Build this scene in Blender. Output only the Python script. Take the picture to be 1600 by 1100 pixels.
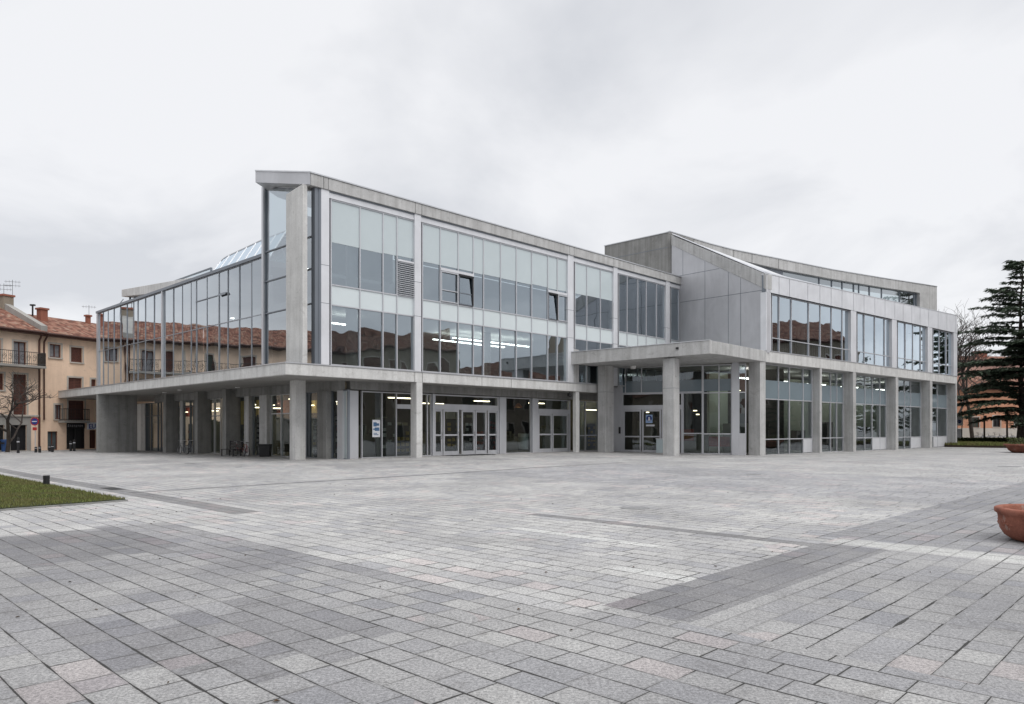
import bpy, math, random
from mathutils import Vector, noise
random.seed(7)
R = math.radians
for o in list(bpy.data.objects): bpy.data.objects.remove(o)
SC = bpy.context.scene
COL = SC.collection

# ------------------------------------------------------------------ camera
FPX, HOR, EYE = 1140.0, 670.6, 1.6          # focal length (px of a 1600 px wide picture), horizon row, eye height
cam = bpy.data.cameras.new('camera'); cam.sensor_width = 36; cam.lens = FPX/1600*36
cam.shift_y = (HOR-550)/1600; cam.clip_start = .1; cam.clip_end = 4000
co = bpy.data.objects.new('camera', cam); COL.objects.link(co)
co.location = (0, 0, EYE); co.rotation_euler = (R(90), 0, 0); SC.camera = co

# ------------------------------------------------------------------ sky: overcast
SUN_EL, SUN_AZ = R(54), R(138)
W = bpy.data.worlds.new('World'); SC.world = W; W.use_nodes = True
nt = W.node_tree; nt.nodes.clear()
def N(t, typ, **k):
    n = t.nodes.new(typ)
    for a, v in k.items():
        if a == 'ins':
            for i, x in v.items(): n.inputs[i].default_value = x
        else: setattr(n, a, v)
    return n
out = N(nt, 'ShaderNodeOutputWorld')
sky = N(nt, 'ShaderNodeTexSky', sky_type='NISHITA', sun_disc=False, sun_elevation=SUN_EL, sun_rotation=SUN_AZ)
bg1 = N(nt, 'ShaderNodeBackground', ins={1: .1}); nt.links.new(sky.outputs[0], bg1.inputs[0])
tc = N(nt, 'ShaderNodeTexCoord')
sep = N(nt, 'ShaderNodeSeparateXYZ'); nt.links.new(tc.outputs['Generated'], sep.inputs[0])
# flatten the direction on a cloud deck so that the cloud patches stretch towards the horizon
mx = N(nt, 'ShaderNodeMath', operation='MAXIMUM', ins={1: 0.0}); nt.links.new(sep.outputs[2], mx.inputs[0])
ad = N(nt, 'ShaderNodeMath', operation='ADD', ins={1: .22}); nt.links.new(mx.outputs[0], ad.inputs[0])
dx = N(nt, 'ShaderNodeMath', operation='DIVIDE'); nt.links.new(sep.outputs[0], dx.inputs[0]); nt.links.new(ad.outputs[0], dx.inputs[1])
dy = N(nt, 'ShaderNodeMath', operation='DIVIDE'); nt.links.new(sep.outputs[1], dy.inputs[0]); nt.links.new(ad.outputs[0], dy.inputs[1])
cb = N(nt, 'ShaderNodeCombineXYZ', ins={2: 3.7}); nt.links.new(dx.outputs[0], cb.inputs[0]); nt.links.new(dy.outputs[0], cb.inputs[1])
ns = N(nt, 'ShaderNodeTexNoise', ins={'Scale': 1.0, 'Detail': 6, 'Roughness': .52, 'Distortion': .6}); nt.links.new(cb.outputs[0], ns.inputs['Vector'])
cr = N(nt, 'ShaderNodeValToRGB'); nt.links.new(ns.outputs[0], cr.inputs[0])
cr.color_ramp.elements[0].position = .38; cr.color_ramp.elements[0].color = (.69, .706, .745, 1)
cr.color_ramp.elements[1].position = .58; cr.color_ramp.elements[1].color = (.90, .906, .93, 1)
mr = N(nt, 'ShaderNodeMapRange', ins={1: .56, 2: .95, 3: 1.0, 4: 2.0}); nt.links.new(sep.outputs[2], mr.inputs[0])   # an overcast zenith is brighter than the horizon
bg2 = N(nt, 'ShaderNodeBackground'); nt.links.new(cr.outputs[0], bg2.inputs[0]); nt.links.new(mr.outputs[0], bg2.inputs[1])
ms = N(nt, 'ShaderNodeMixShader', ins={0: .94}); nt.links.new(bg1.outputs[0], ms.inputs[1]); nt.links.new(bg2.outputs[0], ms.inputs[2])
nt.links.new(ms.outputs[0], out.inputs[0])
sl = bpy.data.lights.new('sun', 'SUN'); sl.energy = 1.5; sl.angle = R(40); sl.color = (1, .97, .93)
so = bpy.data.objects.new('sun', sl); COL.objects.link(so)
sd = Vector((math.sin(SUN_AZ)*math.cos(SUN_EL), math.cos(SUN_AZ)*math.cos(SUN_EL), math.sin(SUN_EL)))
so.rotation_euler = sd.to_track_quat('Z', 'Y').to_euler(); so.location = sd*200
SC.view_settings.view_transform = 'Standard'; SC.view_settings.look = 'None'
SC.view_settings.exposure = 0.05; SC.view_settings.gamma = 1
SC.render.engine = 'CYCLES'; SC.cycles.max_bounces = 8; SC.cycles.transparent_max_bounces = 16
SC.cycles.caustics_reflective = False; SC.cycles.caustics_refractive = False

# ------------------------------------------------------------------ helpers
def tag(o, label=None, cat=None, group=None, kind=None):
    if label: o['label'] = label
    if cat: o['category'] = cat
    if group: o['group'] = group
    if kind: o['kind'] = kind
    return o
def empty(name, loc, label, cat, group=None, rz=0):
    o = bpy.data.objects.new(name, None); COL.objects.link(o); o.location = loc; o.rotation_euler.z = rz
    o.empty_display_size = .3
    return tag(o, label, cat, group)
class Fr:
    """A vertical facade frame: a runs along it, b goes inwards, z up (world metres)."""
    def __init__(s, x, y, deg):
        s.x, s.y = x, y; t = R(deg); s.da = (math.sin(t), math.cos(t)); s.db = (-s.da[1], s.da[0])
    def P(s, a, b, z): return Vector((s.x+a*s.da[0]+b*s.db[0], s.y+a*s.da[1]+b*s.db[1], z))
    def a_of(s, u, b=0):
        k = (u-800)/FPX; x = s.x+b*s.db[0]; y = s.y+b*s.db[1]
        return (k*y-x)/(s.da[0]-k*s.da[1])
    def b_of(s, u, a=0):
        k = (u-800)/FPX; x = s.x+a*s.da[0]; y = s.y+a*s.da[1]
        return (k*y-x)/(s.db[0]-k*s.db[1])
    def zv(s, a, b, v): return (HOR-v)*s.P(a, b, 0).y/FPX+EYE
class MB:
    def __init__(s): s.v = []; s.f = []; s.m = []; s.mi = 0
    def poly(s, pts):
        n = len(s.v); s.v += [Vector(p) for p in pts]; s.f.append(list(range(n, n+len(pts)))); s.m.append(s.mi)
    def hexa(s, p):           # p: 4 bottom points counter-clockwise, 4 top points
        n = len(s.v); s.v += [Vector(q) for q in p]
        for q in ((0, 3, 2, 1), (4, 5, 6, 7), (0, 1, 5, 4), (1, 2, 6, 5), (2, 3, 7, 6), (3, 0, 4, 7)):
            s.f.append([n+i for i in q]); s.m.append(s.mi)
    def fbox(s, fr, a0, a1, b0, b1, z0, z1, z0b=None, z1b=None):
        z0b = z0 if z0b is None else z0b; z1b = z1 if z1b is None else z1b
        s.hexa([fr.P(a0, b0, z0), fr.P(a1, b0, z0b), fr.P(a1, b1, z0b), fr.P(a0, b1, z0),
                fr.P(a0, b0, z1), fr.P(a1, b0, z1b), fr.P(a1, b1, z1b), fr.P(a0, b1, z1)])
    def box(s, c, d, rz=0):
        x, y, z = d[0]/2, d[1]/2, d[2]/2; C, S = math.cos(rz), math.sin(rz)
        pts = []
        for dz in (-z, z):
            for px, py in ((-x, -y), (x, -y), (x, y), (-x, y)):
                pts.append((c[0]+px*C-py*S, c[1]+px*S+py*C, c[2]+dz))
        s.hexa(pts)
    def prism(s, pts, z0, z1):     # pts xy (or xyz-dependent lists for z), extruded
        n = len(pts)
        zb = z0 if isinstance(z0, (list, tuple)) else [z0]*n; zt = z1 if isinstance(z1, (list, tuple)) else [z1]*n
        i = len(s.v)
        s.v += [Vector((p[0], p[1], q)) for p, q in zip(pts, zb)]+[Vector((p[0], p[1], q)) for p, q in zip(pts, zt)]
        s.f.append([i+k for k in range(n)][::-1]); s.m.append(s.mi); s.f.append([i+n+k for k in range(n)]); s.m.append(s.mi)
        for k in range(n):
            l = (k+1) % n; s.f.append([i+k, i+l, i+n+l, i+n+k]); s.m.append(s.mi)
    def tube(s, pts, r, n=8, caps=True):
        pts = [Vector(p) for p in pts]; rs = r if isinstance(r, (list, tuple)) else [r]*len(pts)
        i0 = len(s.v)
        for j, p in enumerate(pts):
            d = (pts[min(j+1, len(pts)-1)]-pts[max(j-1, 0)]).normalized()
            x = d.cross(Vector((0, 0, 1)));  x = x.normalized() if x.length > 1e-4 else Vector((1, 0, 0)); y = d.cross(x)
            for k in range(n):
                t = 2*math.pi*k/n; s.v.append(p+(x*math.cos(t)+y*math.sin(t))*rs[j])
        for j in range(len(pts)-1):
            for k in range(n):
                l = (k+1) % n; s.f.append([i0+j*n+k, i0+j*n+l, i0+(j+1)*n+l, i0+(j+1)*n+k]); s.m.append(s.mi)
        if caps:
            s.f.append([i0+k for k in range(n)]); s.m.append(s.mi)
            s.f.append([i0+(len(pts)-1)*n+k for k in range(n)][::-1]); s.m.append(s.mi)
    def lathe(s, c, prof, n=24):
        i0 = len(s.v)
        for r, z in prof:
            for k in range(n):
                t = 2*math.pi*k/n; s.v.append(Vector((c[0]+r*math.cos(t), c[1]+r*math.sin(t), c[2]+z)))
        for j in range(len(prof)-1):
            for k in range(n):
                l = (k+1) % n; s.f.append([i0+j*n+k, i0+j*n+l, i0+(j+1)*n+l, i0+(j+1)*n+k]); s.m.append(s.mi)
    def build(s, name, mats, parent=None, loc=None, smooth=False, label=None, bevel=0, fix=True):
        if not isinstance(mats, (list, tuple)): mats = [mats]
        off = Vector((0, 0, 0)); q = parent
        while q is not None: off += q.location; q = q.parent
        if loc is not None: off = Vector(loc)
        me = bpy.data.meshes.new(name); me.from_pydata([tuple(p-off) for p in s.v], [], s.f)
        for m in mats: me.materials.append(m)
        if len(mats) > 1: me.polygons.foreach_set('material_index', s.m)
        if smooth: me.polygons.foreach_set('use_smooth', [True]*len(s.f))
        me.update()
        if fix:
            import bmesh
            bm = bmesh.new(); bm.from_mesh(me); bmesh.ops.recalc_face_normals(bm, faces=bm.faces); bm.to_mesh(me); bm.free()
        o = bpy.data.objects.new(name, me); COL.objects.link(o)
        if parent: o.parent = parent
        if loc is not None: o.location = loc
        if bevel:
            m = o.modifiers.new('bevel', 'BEVEL'); m.width = bevel; m.segments = 1; m.limit_method = 'ANGLE'
        if label: o['label'] = label
        return o
def copy_tree(o, parent=None):
    c = o.copy(); COL.objects.link(c)
    if parent: c.parent = parent
    for ch in list(o.children): copy_tree(ch, c)
    return c

# ------------------------------------------------------------------ materials
M = {}
class T:
    """small node-tree builder"""
    def __init__(s, name):
        s.m = bpy.data.materials.new(name); s.m.use_nodes = True; s.t = s.m.node_tree; s.t.nodes.clear()
        s.out = s.n('ShaderNodeOutputMaterial')
    def n(s, typ, **k): return N(s.t, typ, **k)
    def l(s, a, b): s.t.links.new(a, b)
    def pos(s): return s.n('ShaderNodeNewGeometry').outputs['Position']
    def obj(s): return s.n('ShaderNodeTexCoord').outputs['Object']
    def math(s, op, a, b=None, c=None):
        x = s.n('ShaderNodeMath', operation=op)
        for i, q in enumerate((a, b, c)):
            if q is None: continue
            if hasattr(q, 'links'): s.l(q, x.inputs[i])
            else: x.inputs[i].default_value = q
        return x.outputs[0]
    def noise(s, vec, scale, detail=4, rough=.55, dist=0):
        x = s.n('ShaderNodeTexNoise', ins={'Scale': scale, 'Detail': detail, 'Roughness': rough, 'Distortion': dist}); s.l(vec, x.inputs['Vector']); return x.outputs[0]
    def stretch(s, vec, sc):
        x = s.n('ShaderNodeVectorMath', operation='MULTIPLY', ins={1: sc}); s.l(vec, x.inputs[0]); return x.outputs[0]
    def ramp(s, fac, els):
        x = s.n('ShaderNodeValToRGB'); s.l(fac, x.inputs[0]); r = x.color_ramp
        while len(r.elements) < len(els): r.elements.new(.5)
        for e, (p, c) in zip(r.elements, els): e.position = p; e.color = (*c, 1) if len(c) == 3 else c
        return x.outputs[0]
    def mix(s, fac, a, b, typ='MIX'):
        x = s.n('ShaderNodeMix', data_type='RGBA', blend_type=typ)
        for sock, q in ((x.inputs[0], fac), (x.inputs[6], a), (x.inputs[7], b)):
            if hasattr(q, 'links'): s.l(q, sock)
            elif isinstance(q, (int, float)): sock.default_value = q
            else: sock.default_value = (*q, 1)
        return x.outputs[2]
    def bump(s, h, st, dist=.02):
        x = s.n('ShaderNodeBump', ins={'Strength': st, 'Distance': dist}); s.l(h, x.inputs['Height']); return x.outputs[0]
    def bsdf(s, col, rough=.6, metal=0, normal=None, spec=.5):
        b = s.n('ShaderNodeBsdfPrincipled', ins={'Metallic': metal, 'Specular IOR Level': spec})
        if hasattr(col, 'links'): s.l(col, b.inputs['Base Color'])
        else: b.inputs['Base Color'].default_value = (*col, 1)
        if hasattr(rough, 'links'): s.l(rough, b.inputs['Roughness'])
        else: b.inputs['Roughness'].default_value = rough
        if normal is not None: s.l(normal, b.inputs['Normal'])
        s.l(b.outputs[0], s.out.inputs[0]); return s.m
def concrete(name, c, dark=.72, streak=.5):
    streak = min(.9, streak+.15); t = T(name); p = t.pos()
    n1 = t.noise(p, .9, 6, .6, .4); n2 = t.noise(p, 14, 4); n3 = t.noise(t.stretch(p, (2.2, 2.2, .12)), 1.6, 5, .65)
    c1 = t.ramp(n1, [(.3, tuple(x*dark for x in c)), (.68, c)])
    c2 = t.mix(streak, c1, t.ramp(n3, [(.32, (.62, .61, .595)), (.58, (1.02, 1.02, 1.02))]), 'MULTIPLY')
    c3 = t.mix(.45, c2, t.ramp(n2, [(.3, (.8, .8, .8)), (.7, (1.08, 1.08, 1.08))]), 'MULTIPLY')
    v = t.n('ShaderNodeTexVoronoi', feature='DISTANCE_TO_EDGE', ins={'Scale': 1.1}); t.l(p, v.inputs['Vector'])
    holes = t.ramp(t.noise(p, 5, 2), [(.24, (.55, .55, .55)), (.29, (1, 1, 1))])
    c4 = t.mix(.5, c3, holes, 'MULTIPLY')
    bl = t.ramp(t.noise(p, 2.6, 6, .7, .8), [(.30, (.58, .57, .55)), (.42, (1, 1, 1))]); c4 = t.mix(.5, c4, bl, 'MULTIPLY')
    return t.bsdf(c4, .85, 0, t.bump(n2, .25, .01), .25)
def metal(name, c, rough=.4, met=.55, var=.12):
    t = T(name); p = t.pos(); n1 = t.noise(t.stretch(p, (1, 1, .35)), 1.7, 4)
    return t.bsdf(t.ramp(n1, [(.3, tuple(x*(1-var) for x in c)), (.7, c)]), rough, met)
def plain(name, c, rough=.6, var=.25, scale=3, met=0, spec=.4, bump=0):
    t = T(name); n1 = t.noise(t.obj(), scale, 5)
    return t.bsdf(t.ramp(n1, [(.3, tuple(x*(1-var) for x in c)), (.7, c)]), rough, met, t.bump(n1, bump) if bump else None, spec)
def emit(name, c, s):
    t = T(name); e = t.n('ShaderNodeEmission', ins={0: (*c, 1), 1: s}); t.l(e.outputs[0], t.out.inputs[0]); return t.m
def glass(name, tint, refl=1.9, wav=.05, gcol=(.86, .94, 1.0)):
    t = T(name); p = t.pos()
    nz = t.noise(p, .35, 2); bmp = t.bump(nz, wav, .3)
    fr = t.n('ShaderNodeFresnel', ins={0: 1.85}); t.l(bmp, fr.inputs['Normal'])
    fac = t.math('MINIMUM', t.math('MULTIPLY', fr.outputs[0], refl), 1.0)
    tr = t.n('ShaderNodeBsdfTransparent', ins={0: (*tint, 1)})
    gl = t.n('ShaderNodeBsdfGlossy', ins={0: (*gcol, 1), 'Roughness': .006}); t.l(bmp, gl.inputs['Normal'])
    mx = t.n('ShaderNodeMixShader'); t.l(fac, mx.inputs[0]); t.l(tr.outputs[0], mx.inputs[1]); t.l(gl.outputs[0], mx.inputs[2])
    t.l(mx.outputs[0], t.out.inputs[0]); return t.m
M['conc'] = concrete('concrete', (.55, .55, .545), .77, .42)
M['concD'] = concrete('shade_toned_concrete', (.31, .31, .302), .74, .5)  # base darkened to paint in shade under the slab; streaks are weathering
M['concL'] = concrete('pale_concrete', (.67, .668, .655), .82, .3)
M['soffit'] = concrete('shaded_soffit_concrete', (.35, .34, .325), .85, .1)  # the underside's deeper shade is put into this darker base colour
M['alu'] = metal('aluminium', (.58, .59, .62), .42, .35)
M['aluD'] = metal('dark_aluminium', (.20, .22, .25), .42, .4); M['aluM'] = metal('mid_aluminium', (.36, .385, .42), .42, .4)
M['flash'] = metal('zinc_flashing', (.62, .63, .65), .35, .6)
M['zinc'] = metal('zinc_roof', (.66, .67, .68), .4, .35)
M['clear'] = glass('clear_glass', (.58, .68, .69), 3.8, .08, (.80, .90, .98))
M['tint'] = glass('tinted_glass', (.72, .80, .78), 1.3)
M['solar'] = glass('solar_glass', (.50, .58, .60), 3.2, .05, (.88, .93, .97))
M['frost'] = plain('fritted_glass', (.52, .585, .605), .12, .05, .8, 0, .7)
M['frostB'] = plain('frosted_band', (.20, .25, .28), .12, .08, .8, 0, .6)
M['spandrel'] = plain('enamelled_spandrel', (.63, .69, .705), .12, .05, .6, 0, .6)
M['white'] = plain('white_paint', (.78, .78, .76), .6, .08)
M['plaster'] = plain('interior_plaster', (.42, .44, .44), .8, .2, .6)
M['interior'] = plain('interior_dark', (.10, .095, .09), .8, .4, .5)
M['olive'] = plain('interior_olive', (.22, .22, .165), .8, .3, .4)
M['carpet'] = plain('carpet', (.16, .15, .14), .9, .2, 5)
M['black'] = plain('black_metal', (.02, .02, .022), .45, .3)
M['rubber'] = plain('rubber', (.03, .03, .03), .8, .3)
M['lamp'] = emit('lamp_light', (1, .84, .58), 6); M['lampw'] = emit('warm_lamp_light', (1, .62, .25), 3); M['tubel'] = emit('tube_light', (1, .98, .92), 7)
def panels(name, c):
    t = T(name); p = t.pos(); n1 = t.noise(p, .5, 4, .6, .8); n2 = t.noise(t.stretch(p, (1, 1, .2)), 3, 4)
    c1 = t.ramp(n1, [(.3, tuple(x*.84 for x in c)), (.7, c)]); c2 = t.mix(.35, c1, t.ramp(n2, [(.3, (.85, .85, .85)), (.7, (1.05, 1.05, 1.05))]), 'MULTIPLY')
    return t.bsdf(c2, .45, .25, None, .5)
M['paper'] = plain('paper', (.62, .62, .58), .7, .25, 9); M['yellow'] = plain('yellow_wall', (.50, .36, .10), .8, .3, 2); M['redp'] = plain('red_board', (.32, .07, .05), .7, .3, 4); M['bluep'] = plain('blue_board', (.08, .13, .28), .7, .3, 4)
M['panel'] = panels('cladding_panel', (.56, .565, .59)); M['panelL'] = panels('pale_cladding_panel', (.76, .77, .80))

# ------------------------------------------------------------------ geometry of the place
F = Fr((446.3-800)/FPX*31.755, 31.755, 44.12)          # front facade; b = 0 is the slab edge, a = 0 the long left side
RW = Fr((1197-800)/FPX*47.08, 47.08, 48.93)            # right wing
H = Fr(-35.4, 54.6, 25.8)                              # street of old houses on the left
eF, eL = F.da, F.db
ZB, ZT = 2.383+EYE, 2.91+EYE                           # first-floor slab of the front block
RB, RT = 4.345+EYE, 5.05+EYE                           # slab of the right wing
GPTS = [(-4.9, 37, .17), (3.9, 45.8, .15), (12, 41, .03), (16.4, 47, -.10), (30, 58, -.12), (42, 70, -.10), (-10.4, 35.5, .13), (-28, 50, .0), (-18, 44, .09),
        (0, 0, 0), (-8, 14, 0), (10, 14, 0), (0, 20, 0), (15, 25, 0), (-15, 25, 0), (30, 30, 0), (-30, 35, 0), (-50, 60, 0), (60, 60, -.05), (0, 80, 0), (60, 100, 0), (-60, 20, 0), (60, 20, 0)]
def gz(x, y):
    if abs(x) > 75 or y > 105 or y < -30: return 0.0
    sw = sz = 0
    for px, py, pz in GPTS:
        w = 1/(((x-px)**2+(y-py)**2)+9)**1.5; sw += w; sz += w*pz
    return sz/sw
def gpt(u, v, it=3):                                   # ground point seen at a pixel
    z = 0
    for _ in range(it):
        y = (EYE-z)*FPX/(v-HOR); x = (u-800)/FPX*y; z = gz(x, y)
    return Vector((x, y, z))

# ------------------------------------------------------------------ paving
def paving():
    t = T('granite_paving'); P = t.pos()
    def dot(v):
        x = t.n('ShaderNodeVectorMath', operation='DOT_PRODUCT', ins={1: (*v, 0)}); t.l(P, x.inputs[0]); return x.outputs['Value']
    p0_, q0_ = dot(eF), dot(eL)
    right = t.math('MULTIPLY', t.math('LESS_THAN', q0_, 4.02), t.math('GREATER_THAN', p0_, 5.3))    # here the courses run the other way
    def sel(a, b):
        x = t.n('ShaderNodeMix', data_type='FLOAT'); t.l(right, x.inputs[0]); t.l(a, x.inputs[2]); t.l(b, x.inputs[3]); return x.outputs[0]
    p, q = sel(p0_, q0_), sel(q0_, p0_)
    Wc, Lc = .27, .80
    ci = t.math('FLOOR', t.math('DIVIDE', p, Wc)); cf = t.math('FRACT', t.math('DIVIDE', p, Wc))
    def wn(a, b=None, k=0):
        c = t.n('ShaderNodeCombineXYZ', ins={2: float(k)})
        for i, s_ in enumerate((a, b)):
            if s_ is not None: t.l(s_, c.inputs[i])
        w = t.n('ShaderNodeTexWhiteNoise', noise_dimensions='3D'); t.l(c.outputs[0], w.inputs['Vector']); return w
    qs = t.math('ADD', t.math('DIVIDE', q, Lc), wn(ci, None, 3).outputs['Value'])
    qi = t.math('FLOOR', qs); qf = t.math('FRACT', qs)
    sp = t.math('MULTIPLY_ADD', wn(ci, qi, 5).outputs['Value'], .32, .34)
    sub = t.math('GREATER_THAN', qf, sp)
    idn = t.math('MULTIPLY_ADD', qi, 2.0, sub)
    rnd = wn(ci, idn, 9); rnd2 = wn(ci, idn, 12)
    # joints
    e1 = t.math('MULTIPLY', t.math('MINIMUM', cf, t.math('SUBTRACT', 1, cf)), Wc)
    e2 = t.math('MULTIPLY', t.math('MINIMUM', t.math('MINIMUM', qf, t.math('SUBTRACT', 1, qf)), t.math('ABSOLUTE', t.math('SUBTRACT', qf, sp))), Lc)
    jn = t.noise(P, 3.0, 3)
    per = wn(ci, idn, 31).outputs['Value']
    fac = sel(t.math('MULTIPLY_ADD', per, .5, .7), t.math('MAXIMUM', t.math('MULTIPLY_ADD', per, 2.6, -.7), .0))
    jw = t.math('MAXIMUM', t.math('MULTIPLY', t.math('MULTIPLY_ADD', t.noise(P, 1.6, 4, .7), .034, -.0105), fac), .0011)
    j2 = t.math('MULTIPLY', jw, t.math('MULTIPLY_ADD', rnd2.outputs['Value'], .9, .25))
    joint = t.math('MAXIMUM', t.math('LESS_THAN', e1, jw), t.math('LESS_THAN', e2, j2))
    # tone of the stones
    base = t.ramp(rnd.outputs['Value'], [(0, (.335, .335, .345)), (.12, (.375, .372, .375)), (.5, (.405, .40, .392)), (.85, (.435, .43, .42)), (1, (.46, .455, .44))])
    pk = t.math('MULTIPLY', t.math('GREATER_THAN', rnd2.outputs['Value'], .86), t.math('GREATER_THAN', t.noise(P, .22, 2), .5))
    base = t.mix(t.math('MULTIPLY', pk, .38), base, (.55, .47, .455))
    pc = sel(t.math('MULTIPLY', t.math('ADD', ci, .5), Wc), p0_); q = q0_
    def rng(x, lo, hi): return t.math('MULTIPLY', t.math('GREATER_THAN', x, lo), t.math('LESS_THAN', x, hi))
    def rect(p0, p1, q0, q1, jag=0):
        qq = q if not jag else t.math('ADD', q, t.math('MULTIPLY', t.math('SUBTRACT', wn(ci, None, 21).outputs['Value'], .5), jag))
        return t.math('MULTIPLY', rng(pc, p0, p1), rng(qq, q0, q1))
    def tone(col, mask, k): return t.mix(mask, col, k, 'MULTIPLY')
    base = tone(base, rect(-60, 4.95, -60, 13.0), (.74, .74, .75))
    base = tone(base, rect(4.95, 5.35, -60, 3.95), (.76, .76, .77))                 # grey field by the viewer
    base = tone(base, rect(2.2, 4.0, 10.0, 13.0, .6), (.70, .70, .715))
    base = tone(base, rect(3.7, 4.95, 7.0, 13.0, 2.0), (.88, .88, .90))
    base = tone(base, rect(1.7, 3.4, 4.7, 6.5, 1.0), (.74, .74, .76))
    base = tone(base, rect(5.35, 10.4, -60, 4.02), (.76, .76, .77))                # dark field, lower part
    base = tone(base, rect(5.35, 10.4, 3.14, 4.02), (.70, .70, .715))
    base = tone(base, rect(11.1, 26.8, -60, 4.28), (.66, .665, .69))               # dark field beyond the white strip
    base = tone(base, rect(17.5, 26.8, 4.28, 19.4), (.88, .885, .91))
    base = tone(base, rect(6.15, 6.85, 13.3, 45), (.52, .52, .53))                 # dark bands
    base = tone(base, rect(6.5, 27.6, 19.5, 19.78), (.52, .52, .53))
    base = tone(base, rect(9.95, 10.35, 4.02, 9.3), (.55, .55, .56))
    base = t.mix(rect(10.5, 11.0, -60, 3.95), base, (.46, .46, .445))              # white strip
    base = t.mix(rect(8.4, 8.72, 5.4, 8.3), base, (.50, .50, .485)); base = t.mix(rect(6.7, 6.98, 4.0, 5.0), base, (.50, .50, .485))
    # wear: blotches, speckle, spots
    bl = t.ramp(t.noise(P, .55, 5, .6), [(.28, (.76, .76, .765)), (.65, (1.05, 1.05, 1.045))]); base = t.mix(.85, base, bl, 'MULTIPLY')
    spk = t.ramp(t.noise(P, 42, 6, .92), [(.38, (.40, .40, .41)), (.5, (.97, .97, .97)), (.62, (1.62, 1.62, 1.60))]); base = t.mix(.9, base, spk, 'MULTIPLY')
    spk2 = t.ramp(t.noise(P, 22, 3, .7), [(.35, (.9, .9, .9)), (.6, (1.04, 1.04, 1.04))]); base = t.mix(.8, base, spk2, 'MULTIPLY')
    vo = t.n('ShaderNodeTexVoronoi', ins={'Scale': .9, 'Randomness': 1}); t.l(P, vo.inputs['Vector'])
    st2 = t.ramp(t.noise(P, 1.9, 6, .72, 1.2), [(.30, (.70, .69, .68)), (.44, (1, 1, 1))]); base = t.mix(.8, base, st2, 'MULTIPLY')
    gum = t.n('ShaderNodeTexVoronoi', ins={'Scale': 2.3, 'Randomness': 1}); t.l(P, gum.inputs['Vector']); base = t.mix(t.math('MULTIPLY', t.math('LESS_THAN', gum.outputs['Distance'], t.math('MULTIPLY', t.noise(P, .7, 2), .085)), .45), base, (.16, .155, .15))
    damp = t.ramp(t.noise(P, .23, 6, .62, .8), [(.40, (.80, .80, .81)), (.56, (1.03, 1.03, 1.03))]); base = t.mix(.75, base, damp, 'MULTIPLY')
    edge = t.math('LESS_THAN', t.math('MINIMUM', e1, e2), t.math('MULTIPLY_ADD', t.noise(P, 9, 3), .05, -.008)); base = t.mix(t.math('MULTIPLY', edge, .22), base, (.12, .115, .11))
    spot = t.math('LESS_THAN', t.math('ADD', vo.outputs['Distance'], t.math('MULTIPLY', t.noise(P, 14, 2), .05)), .062)
    base = t.mix(t.math('MULTIPLY', spot, .7), base, (.12, .115, .11))
    col = t.mix(joint, base, (.026, .025, .023))
    hgt = t.math('ADD', t.math('MULTIPLY', joint, -1.0), t.math('MULTIPLY', t.noise(P, 60, 2), .12))
    hgt = t.math('ADD', hgt, t.math('MULTIPLY', rnd2.outputs['Value'], .2))
    return t.bsdf(col, t.math('MULTIPLY_ADD', rnd.outputs['Value'], .2, .62), 0, t.bump(hgt, .16, .005), .35)
M['paving'] = paving()
def ground():
    xs = [-1500, -500, -200, -110]+[-76+2*i for i in range(77)]+[110, 200, 500, 1500]
    ys = [-300, -100, -40]+[-28+2*i for i in range(67)]+[130, 200, 500, 1500]
    b = MB()
    for y in ys:
        for x in xs: b.v.append(Vector((x, y, gz(x, y))))
    n = len(xs)
    for j in range(len(ys)-1):
        for i in range(n-1): b.f.append([j*n+i, j*n+i+1, (j+1)*n+i+1, (j+1)*n+i]); b.m.append(0)
    tag(b.build('plaza', M['paving'], smooth=True), kind='structure')
ground()

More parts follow.
